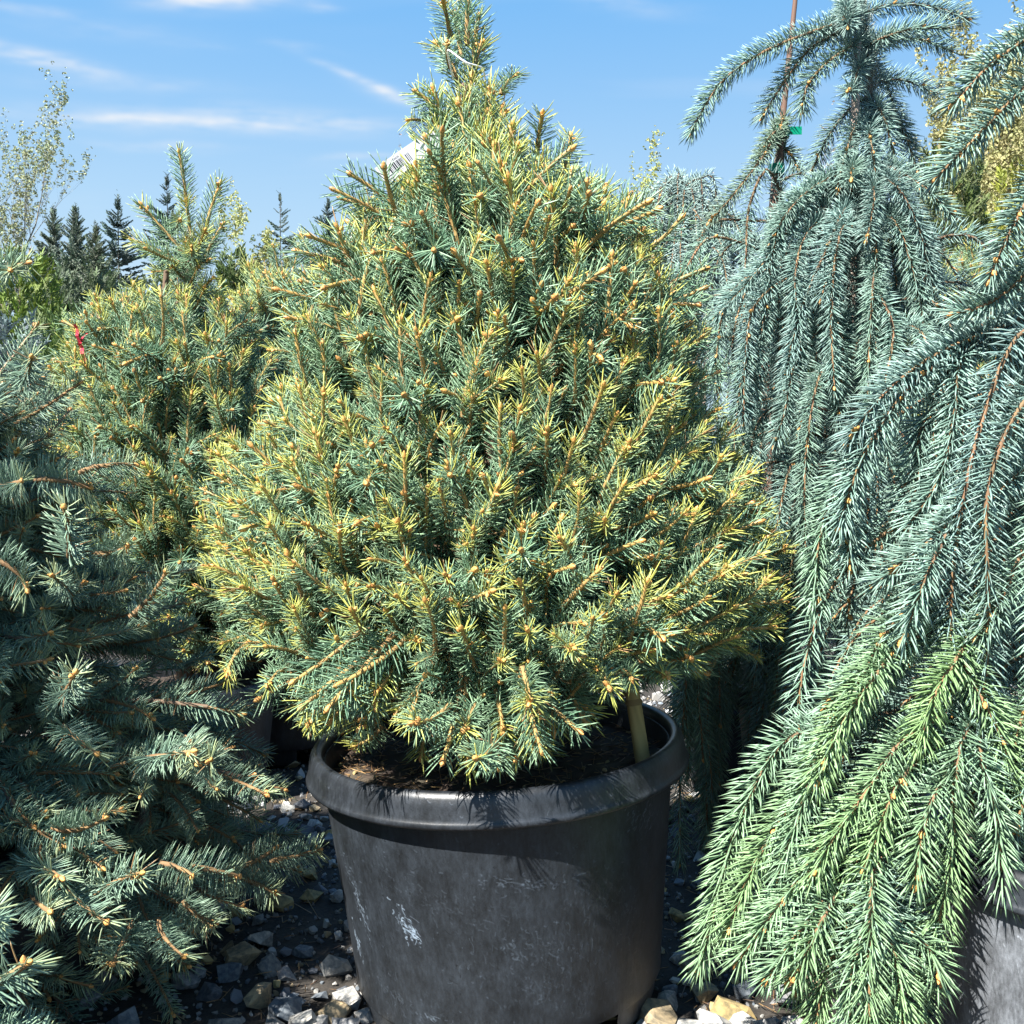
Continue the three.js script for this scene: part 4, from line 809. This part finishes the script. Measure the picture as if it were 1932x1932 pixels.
// --- weeping blue spruces on the right
reseed(401);
function weeping(label, base, group) { return thing('weeping_spruce', label, 'weeping spruce', base, group); }
function paths(tree, base, list, opt) { for (const l of list) weepBranch(tree, l.map(([x, y, d]) => at(x, y, d).sub(base)), { ...opt, young: l[l.length - 1][1] > 1340 ? R(0.6, 1) : l[l.length - 1][1] > 1100 ? R(0.2, 0.5) : R(0, 0.2) }); }
{ // the rear one, whole in view
  const D = 1.55, b0 = at(1600, 1400, D), base = V(b0.x, 0.18, b0.z), t = weeping('rear weeping blue spruce with arching top and hanging curtain of branches', base);
  const tr = [[1600, 1500], [1598, 1000], [1606, 600], [1622, 350], [1645, 285], [1640, 180], [1632, 60], [1606, -30]].map(([x, y]) => at(x, y, D).sub(base));
  stemMesh(t, tr, [0.018, 0.016, 0.013, 0.010, 0.0085, 0.007, 0.006, 0.004]);
  const sh = { dens: 1900, nl: 0.020, nr: 0.0008, col: { base: [0.20, 0.25, 0.21], tip: [0.33, 0.36, 0.31], young: C.weep.young }, buds: 0.1 };
  weepBranch(t, tr.slice(3, 8), sh);
  paths(t, base, [
    [[1620, 30, D], [1596, 40, 1.5], [1538, 58, 1.46], [1447, 95, 1.44], [1374, 142, 1.44], [1327, 204, 1.44], [1303, 252, 1.44]],
    [[1620, 50, D], [1585, 60, 1.5], [1531, 90, 1.47], [1484, 148, 1.46], [1437, 222, 1.46]],
    [[1625, 75, D], [1598, 92, 1.48], [1556, 122, 1.46], [1522, 164, 1.45], [1513, 211, 1.45]],
    [[1612, 35, D], [1650, 17, D], [1690, 8, D], [1756, 12, D], [1826, 36, D]],
    [[1632, 90, D], [1665, 72, 1.5], [1715, 55, 1.48], [1784, 52, 1.48]],
    [[1640, 92, D], [1690, 75, 1.6], [1738, 74, 1.6], [1794, 96, 1.6]],
    [[1640, 160, D], [1670, 152, D], [1712, 152, D], [1762, 174, D]],
    [[1636, 110, D], [1662, 135, 1.58], [1690, 210, 1.6], [1715, 268, 1.6]],
    [[1642, 200, D], [1660, 205, 1.5], [1682, 270, 1.49], [1690, 335, 1.5]],
    [[1642, 225, D], [1618, 232, 1.5], [1594, 295, 1.47], [1580, 360, 1.46]],
    [[1644, 240, D], [1640, 245, 1.48], [1648, 300, 1.45], [1655, 370, 1.44]],
    [[1644, 215, D], [1690, 225, 1.6], [1720, 290, 1.6], [1735, 360, 1.6]],
    [[1640, 180, D], [1610, 200, D], [1567, 250, 1.58], [1532, 320, 1.6]],
    [[1606, -5, D], [1603, 20, 1.46], [1600, 52, 1.42]],
    [[1604, -20, D], [1596, 5, 1.48], [1592, 36, 1.44]],
    [[1632, 120, D], [1618, 130, 1.48], [1612, 165, 1.47], [1600, 172, 1.45]],
    [[1622, 350, D], [1612, 320, 1.5], [1608, 318, 1.44], [1606, 340, 1.41]],
    [[1622, 340, D], [1670, 320, 1.5], [1740, 350, 1.46], [1800, 410, 1.45]],
    [[1622, 350, D], [1590, 330, 1.5], [1540, 350, 1.46], [1490, 395, 1.42], [1452, 460, 1.42]],
    [[1622, 350, D], [1640, 340, 1.46], [1650, 370, 1.40], [1640, 430, 1.38], [1634, 455, 1.37]],
    [[1622, 360, D], [1650, 335, 1.48], [1690, 350, 1.42], [1730, 420, 1.40], [1755, 520, 1.4], [1762, 560, 1.4]],
    [[1622, 360, D], [1560, 340, 1.5], [1510, 400, 1.44], [1430, 510, 1.42], [1350, 600, 1.42]],
    [[1622, 380, D], [1500, 380, 1.46], [1460, 470, 1.42], [1448, 560, 1.42], [1425, 700, 1.42], [1412, 790, 1.42]],
    [[1622, 380, D], [1590, 400, 1.44], [1560, 470, 1.4], [1520, 560, 1.4], [1496, 640, 1.4], [1480, 730, 1.4]],
    [[1622, 400, D], [1650, 440, 1.4], [1655, 520, 1.38], [1665, 590, 1.38], [1685, 660, 1.38]],
    [[1622, 400, D], [1600, 440, 1.42], [1575, 500, 1.4], [1556, 540, 1.38], [1548, 565, 1.38]],
    [[1622, 400, D], [1690, 420, 1.42], [1720, 500, 1.4], [1740, 590, 1.4], [1745, 640, 1.4]],
    [[1622, 420, D], [1530, 430, 1.44], [1500, 520, 1.4], [1505, 600, 1.4], [1512, 690, 1.4]],
    [[1622, 600, D], [1580, 600, 1.44], [1590, 650, 1.4], [1585, 740, 1.38], [1580, 800, 1.38]],
    [[1622, 620, D], [1550, 620, 1.44], [1500, 690, 1.4], [1480, 780, 1.38], [1460, 840, 1.38]],
    [[1622, 620, D], [1620, 640, 1.42], [1600, 690, 1.4], [1540, 740, 1.38], [1505, 820, 1.38]],
  ], { dens: 1050, nl: 0.025, buds: 0.3 });
  for (let k = 0; k < 84; k++) {
    const q = (k + rnd()) / 84, y = lerp(340, 1230, q), s = at(1608, y, D).sub(base), a = k * 2.39996 + R(-0.3, 0.3);
    const env = lerp(0.05, 0.215, smooth(330, 560, y)) * R(0.7, 1.1), front = Math.sin(a) > -0.2;
    weepBranch(t, arch(s.y, s.x, 0, a, env, Math.min(R(0.16, 0.34), s.y + 0.14), R(0.0, 0.035)), { dens: front ? 800 : 420, buds: 0.2, young: R(0, 0.3) });
  }
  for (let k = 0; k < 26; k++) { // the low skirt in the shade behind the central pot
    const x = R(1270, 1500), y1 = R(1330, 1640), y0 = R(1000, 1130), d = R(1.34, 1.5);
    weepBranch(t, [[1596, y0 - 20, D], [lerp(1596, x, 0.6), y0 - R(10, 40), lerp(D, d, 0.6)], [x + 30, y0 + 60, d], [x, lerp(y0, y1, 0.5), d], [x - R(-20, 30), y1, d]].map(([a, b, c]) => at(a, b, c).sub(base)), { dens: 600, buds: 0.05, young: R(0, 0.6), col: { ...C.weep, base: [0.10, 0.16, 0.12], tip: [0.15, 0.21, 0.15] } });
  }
  pot(V(base.x, 0, base.z), 0.18, 0.235, 'black pot under the rear weeping spruce, rim barely visible in shade', { litter: 0, turn: 1.4 });
  // its striped cane
  const c0 = at(1606, 900, 1.5), c = thing('bamboo_stake', 'grey-brown cane beside the trunk of the rear weeping spruce', 'plant stake', V(c0.x, 0.19, c0.z)), m = new MB();
  m.tube([V(0, 0, 0), at(1611, 280, 1.50).sub(c.position), at(1616, 120, 1.51).sub(c.position), at(1618, 80, 1.51).sub(c.position)], [0.0072, 0.0068, 0.006, 0.0055], [0.34, 0.27, 0.22], 9, 0.06); part(c, 'cane', m.geo(), M.bark);
}
reseed(402);
{ // a slender one tied to a tall cane, left of it
  const D = 1.72, b0 = at(1440, 1300, D), base = V(b0.x, 0.15, b0.z), t = weeping('slender young weeping spruce tied to a tall cane with green tape', base);
  const tr = [[1440, 1300], [1450, 700], [1461, 420], [1466, 335], [1473, 280], [1480, 228]].map(([x, y]) => at(x, y, D).sub(base));
  stemMesh(t, tr, [0.013, 0.012, 0.0115, 0.010, 0.008, 0.006]);
  paths(t, base, [
    [[1474, 285, D], [1462, 262, 1.68], [1440, 295, 1.66], [1410, 335, 1.66], [1375, 378, 1.66], [1338, 420, 1.66]],
    [[1476, 250, D], [1466, 246, 1.68], [1450, 262, 1.67], [1432, 300, 1.67]],
    [[1474, 285, D], [1486, 285, 1.7], [1498, 300, 1.7], [1506, 322, 1.7]],
    [[1480, 240, D], [1478, 222, 1.7], [1472, 240, 1.68]],
  ], { dens: 1000, buds: 0.5, col: { ...C.weep, base: [0.16, 0.24, 0.19], tip: [0.22, 0.30, 0.23] } });
  for (let k = 0; k < 46; k++) {
    const y = lerp(345, 1150, (k + rnd()) / 46), s = at(1458, y, D).sub(base), a = k * 2.39996;
    weepBranch(t, arch(s.y, s.x, 0, a, lerp(0.06, 0.17, smooth(340, 500, y)) * R(0.7, 1.1), Math.min(R(0.12, 0.3), s.y + 0.12), R(0, 0.03)), { dens: 480, buds: 0.2, young: R(0, 0.5) });
  }
  pot(V(base.x, 0, base.z), 0.15, 0.20, 'black pot under the slender tied weeping spruce', { litter: 0, turn: 2.2 });
  const p0 = at(1447, 1100, D - 0.03), c = thing('tall_stake', 'tall thin brown cane rising above the slender weeping spruce into the sky', 'plant stake', V(p0.x, 0.18, p0.z)), m = new MB();
  const q = [V(0, 0, 0), at(1460, 420, D - 0.03).sub(c.position), at(1478, 210, D - 0.02).sub(c.position), at(1500, 5, D - 0.02).sub(c.position), at(1502, -30, D - 0.02).sub(c.position)];
  m.tube(q, [0.0068, 0.006, 0.0052, 0.004, 0.0038], [0.15, 0.085, 0.06], 9, 0.06); part(c, 'cane', m.geo(), M.bark);
  const gm = mat('green_tape', { roughness: 0.35 }); gm.color.setRGB(0.0, 0.22, 0.13);
  const tape = (x, y, tail, label) => { const p = at(x, y, D - 0.022), g = thing('tie_tape', label, 'plant tie', p, undefined); const b = new THREE.CylinderGeometry(0.0125, 0.0125, 0.017, 16, 1, true); part(g, 'tape_loop', b, gm); if (tail) { const tb = new THREE.BoxGeometry(0.022, 0.013, 0.0006); tb.translate(0.021, 0.002, 0.004); part(g, 'tape_end', tb, gm); } };
  tape(1475, 250, true, 'upper green plastic tie with a loose end on the tall cane');
  tape(1466, 320, false, 'lower green plastic tie wrapped around cane and stem');
}
reseed(403);
{ // distant pale mound
  const D = 2.7, b0 = at(1275, 1000, D), base = V(b0.x, 0.1, b0.z), t = weeping('distant pale blue weeping spruce mound right of the central spruce', base);
  const tr = [[1275, 1050], [1278, 700], [1282, 400], [1280, 362]].map(([x, y]) => at(x, y, D).sub(base)); stemMesh(t, tr, [0.016, 0.014, 0.01, 0.006]);
  for (let k = 0; k < 84; k++) {
    const y = lerp(362, 620, ((k + rnd()) / 84) ** 1.1), s = at(1280, y, D).sub(base), a = k * 2.39996;
    weepBranch(t, arch(s.y, s.x, 0, a, lerp(0.08, 0.20, smooth(360, 460, y)) * R(0.6, 1.1), R(0.1, 0.26), R(0, 0.05)), { dens: 330, nl: 0.026, nr: 0.0013, buds: 0.2, col: { base: [0.22, 0.32, 0.30], tip: [0.30, 0.41, 0.37], young: C.weep.young } });
  }
  pot(V(base.x, 0, base.z), 0.17, 0.15, 'pot hidden under the distant pale weeping spruce', { litter: 0 });
  const p0 = at(1266, 900, D), c = thing('short_stake', 'short dark brown stake end above the distant pale weeping mound', 'plant stake', V(p0.x, 0.1, p0.z)), m = new MB();
  m.tube([V(0, 0, 0), at(1265, 360, D).sub(c.position), at(1265, 337, D).sub(c.position)], [0.008, 0.0075, 0.0075], [0.12, 0.07, 0.05], 8, 0.05); part(c, 'cane', m.geo(), M.bark);
}
reseed(404);
{ // the front one, half outside the right edge
  const D = 1.02, b0 = at(2080, 1500, D), base = V(b0.x, 0.2, b0.z), t = weeping('front weeping blue spruce cut by the right edge, branches sweeping down to the gravel', base);
  const tr = [[2080, 1500], [2085, 1000], [2080, 600], [2085, 300], [2070, 60], [2050, -40]].map(([x, y]) => at(x, y, D).sub(base)); stemMesh(t, tr, [0.02, 0.018, 0.015, 0.011, 0.007, 0.004]);
  const E = D;
  paths(t, base, [
    [[2075, -5, E], [2000, 30, 0.95], [1932, 76, 0.93], [1862, 128, 0.92], [1798, 198, 0.92]],
    [[2075, 90, E], [2010, 110, 0.95], [1932, 166, 0.92], [1850, 250, 0.91], [1766, 336, 0.91]],
    [[2080, 300, E], [1990, 310, 0.95], [1925, 400, 0.92], [1866, 528, 0.91]],
    [[2080, 420, E], [1990, 440, 0.95], [1932, 520, 0.93], [1860, 575, 0.92], [1798, 592, 0.92]],
    [[2080, 560, E], [1980, 590, 0.98], [1850, 632, 0.95], [1767, 668, 0.94], [1665, 745, 0.93], [1598, 835, 0.93]],
    [[1860, 640, 0.95], [1750, 700, 0.94], [1680, 775, 0.93], [1620, 880, 0.93], [1582, 995, 0.93]],
    [[1650, 815, 0.95], [1615, 900, 0.945], [1600, 990, 0.94], [1604, 1072, 0.94]],
    [[1650, 800, 0.96], [1590, 890, 0.95], [1550, 1000, 0.95], [1540, 1080, 0.95], [1538, 1148, 0.95]],
    [[1890, 640, 0.97], [1815, 675, 0.94], [1800, 792, 0.93], [1776, 895, 0.93], [1713, 995, 0.93]],
    [[1960, 720, 0.97], [1870, 740, 0.94], [1740, 800, 0.95], [1735, 900, 0.95], [1700, 980, 0.95]],
    [[2080, 700, E], [1990, 740, 0.95], [1932, 784, 0.92], [1829, 948, 0.89], [1753, 1021, 0.88], [1651, 1102, 0.88]],
    [[1810, 960, 0.9], [1775, 1032, 0.87], [1753, 1075, 0.86], [1731, 1130, 0.86], [1702, 1208, 0.86]],
    [[2000, 830, 0.97], [1932, 886, 0.9], [1884, 930, 0.88], [1850, 985, 0.88]],
    [[2000, 960, 0.95], [1932, 1039, 0.88], [1884, 1141, 0.86], [1844, 1200, 0.86]],
    [[1900, 1100, 0.93], [1840, 1170, 0.88], [1811, 1236, 0.86], [1767, 1302, 0.85], [1731, 1412, 0.85]],
    [[1900, 1150, 0.93], [1815, 1240, 0.87], [1829, 1276, 0.86], [1884, 1375, 0.85], [1902, 1455, 0.85], [1926, 1522, 0.85]],
    [[1870, 1310, 0.9], [1815, 1400, 0.85], [1797, 1520, 0.84], [1797, 1593, 0.84], [1764, 1776, 0.84]],
    [[1880, 1330, 0.9], [1847, 1411, 0.85], [1877, 1520, 0.84], [1884, 1593, 0.84], [1895, 1686, 0.84]],
    [[1830, 1420, 0.88], [1767, 1491, 0.84], [1738, 1578, 0.83], [1727, 1668, 0.83]],
    [[1730, 1560, 0.88], [1650, 1640, 0.84], [1645, 1720, 0.82], [1640, 1850, 0.81], [1638, 1960, 0.81]],
    [[1660, 1640, 0.86], [1646, 1712, 0.83], [1615, 1800, 0.82], [1604, 1945, 0.82]],
    [[1660, 1690, 0.86], [1670, 1740, 0.83], [1692, 1820, 0.82], [1702, 1925, 0.82]],
    [[1680, 1700, 0.87], [1725, 1760, 0.84], [1760, 1800, 0.83], [1772, 1850, 0.83]],
    [[1620, 1600, 0.9], [1540, 1716, 0.85], [1500, 1770, 0.84], [1447, 1848, 0.84]],
    [[1620, 1620, 0.9], [1560, 1720, 0.84], [1520, 1800, 0.83], [1490, 1850, 0.83]],
    [[1600, 1560, 0.92], [1500, 1680, 0.88], [1430, 1760, 0.87], [1392, 1815, 0.87]],
    [[1700, 1340, 0.95], [1560, 1372, 0.92], [1484, 1395, 0.92], [1433, 1466, 0.92], [1380, 1590, 0.93], [1345, 1730, 0.93], [1318, 1830, 0.93]],
    [[1650, 1300, 0.95], [1560, 1400, 0.9], [1500, 1500, 0.89], [1420, 1640, 0.89], [1372, 1760, 0.89]],
    [[1700, 1250, 0.93], [1600, 1330, 0.88], [1540, 1440, 0.87], [1500, 1560, 0.87], [1470, 1650, 0.87]],
    [[1800, 1180, 0.93], [1700, 1220, 0.88], [1640, 1290, 0.86], [1580, 1380, 0.86], [1540, 1480, 0.86]],
    [[1760, 1100, 0.92], [1680, 1180, 0.88], [1630, 1270, 0.87], [1575, 1350, 0.87]],
    [[1820, 1330, 0.9], [1700, 1400, 0.86], [1630, 1500, 0.85], [1560, 1600, 0.85], [1530, 1660, 0.85]],
    [[1700, 1260, 0.9], [1640, 1260, 0.88], [1560, 1330, 0.88]],
    [[1780, 1400, 0.88], [1700, 1470, 0.85], [1660, 1560, 0.84], [1630, 1640, 0.84]],
    [[2000, 1300, 0.93], [1940, 1330, 0.88], [1915, 1420, 0.86], [1935, 1560, 0.86]],
    [[1700, 1430, 0.9], [1600, 1520, 0.87], [1520, 1640, 0.86], [1430, 1760, 0.86]],
    [[1720, 1500, 0.9], [1640, 1580, 0.87], [1590, 1680, 0.86], [1570, 1780, 0.86]],
    [[1640, 1640, 0.88], [1600, 1740, 0.85], [1560, 1830, 0.845], [1540, 1930, 0.845]],
    [[1690, 1640, 0.88], [1690, 1720, 0.85], [1740, 1840, 0.845], [1735, 1930, 0.845]],
    [[1580, 1690, 0.9], [1530, 1800, 0.86], [1500, 1870, 0.86]],
    [[1660, 1740, 0.88], [1660, 1830, 0.86], [1670, 1950, 0.855]],
  ], { dens: 1100, nl: 0.0255, nr: 0.0009, buds: 0.3, young: 0.25 });
  for (let k = 0; k < 50; k++) {
    const q = (k + rnd()) / 50, y = lerp(380, 1420, q), s = at(2082, y, D).sub(base), a = Math.PI + R(-1.25, 1.5) * (k % 5 ? 1 : 2), front = Math.sin(a) > -0.1;
    const env = lerp(0.08, 0.30, smooth(380, 950, y)) * R(0.55, 1.05);
    let drop = R(0.18, 0.36); drop = Math.min(drop, s.y + base.y - at(1850, 1560, 0.86).y);
    weepBranch(t, arch(s.y, s.x, 0, a, env, drop, R(0, 0.05)), { dens: front ? 600 : 380, buds: 0.15, young: R(0, 0.4) });
  }
  pot(V(at(2075, 1700, 0.93).x, 0, at(2075, 1700, 0.93).z), 0.165, 0.24, 'grey pot at the bottom right behind hanging weeping branches', { wall: greyM, litter: 0, turn: 0.3 });
}
// small conifer tip between the dark arborvitae and the right edge
reseed(405);
{
  const D = 2.6, base = at(1830, 900, D); base.y = 0.2;
  const b = dwarfSpruce('dwarf_spruce', 'small yellow-green spruce tip in front of the dark arborvitae at right', base, D, [[440, 1805, 1815], [480, 1790, 1835], [560, 1760, 1880], [700, 1740, 1920], [850, 1760, 1900]], { n: 130, inner: 50, most: 40, origin: 800, lean: 0.6, size: 1.1 });
  dress(b.t, b.shoots, 40);
  pot(V(base.x, 0, base.z), 0.14, 0.24, 'pot hidden below the small yellow-green spruce tip', { litter: 0 });
}
reseed(406);
{ // red ribbon tied on the small left spruce
  const p = at(150, 648, 1.62), t = thing('ribbon', 'small red ribbon on the left edge of the small left spruce', 'ribbon', p), m = new MB();
  const rm = mat('red_ribbon', { vertexColors: true, roughness: 0.6, side: THREE.DoubleSide });
  for (const [dx, dy, w] of [[-0.006, 0.03, 0.006], [0.008, -0.028, 0.007], [0.012, 0.018, 0.005]]) for (let k = 0; k < 5; k++) { const q = k / 5, r = (k + 1) / 5, z = (i) => 0.004 * Math.sin(i * 9 + dx * 300), a = V(dx * q, dy * q, z(q)), c = V(dx * r, dy * r, z(r)), o = V(w * 0.55, 0, 0.002); m.tri(a.clone().sub(o), a.clone().add(o), c.clone().add(o), [0.45, 0.02, 0.05]); m.tri(a.clone().sub(o), c.clone().add(o), c.clone().sub(o), [0.45, 0.02, 0.05]); }
  part(t, 'ribbon_end', m.geo(), rm);
}
renderer.render(scene, camera);
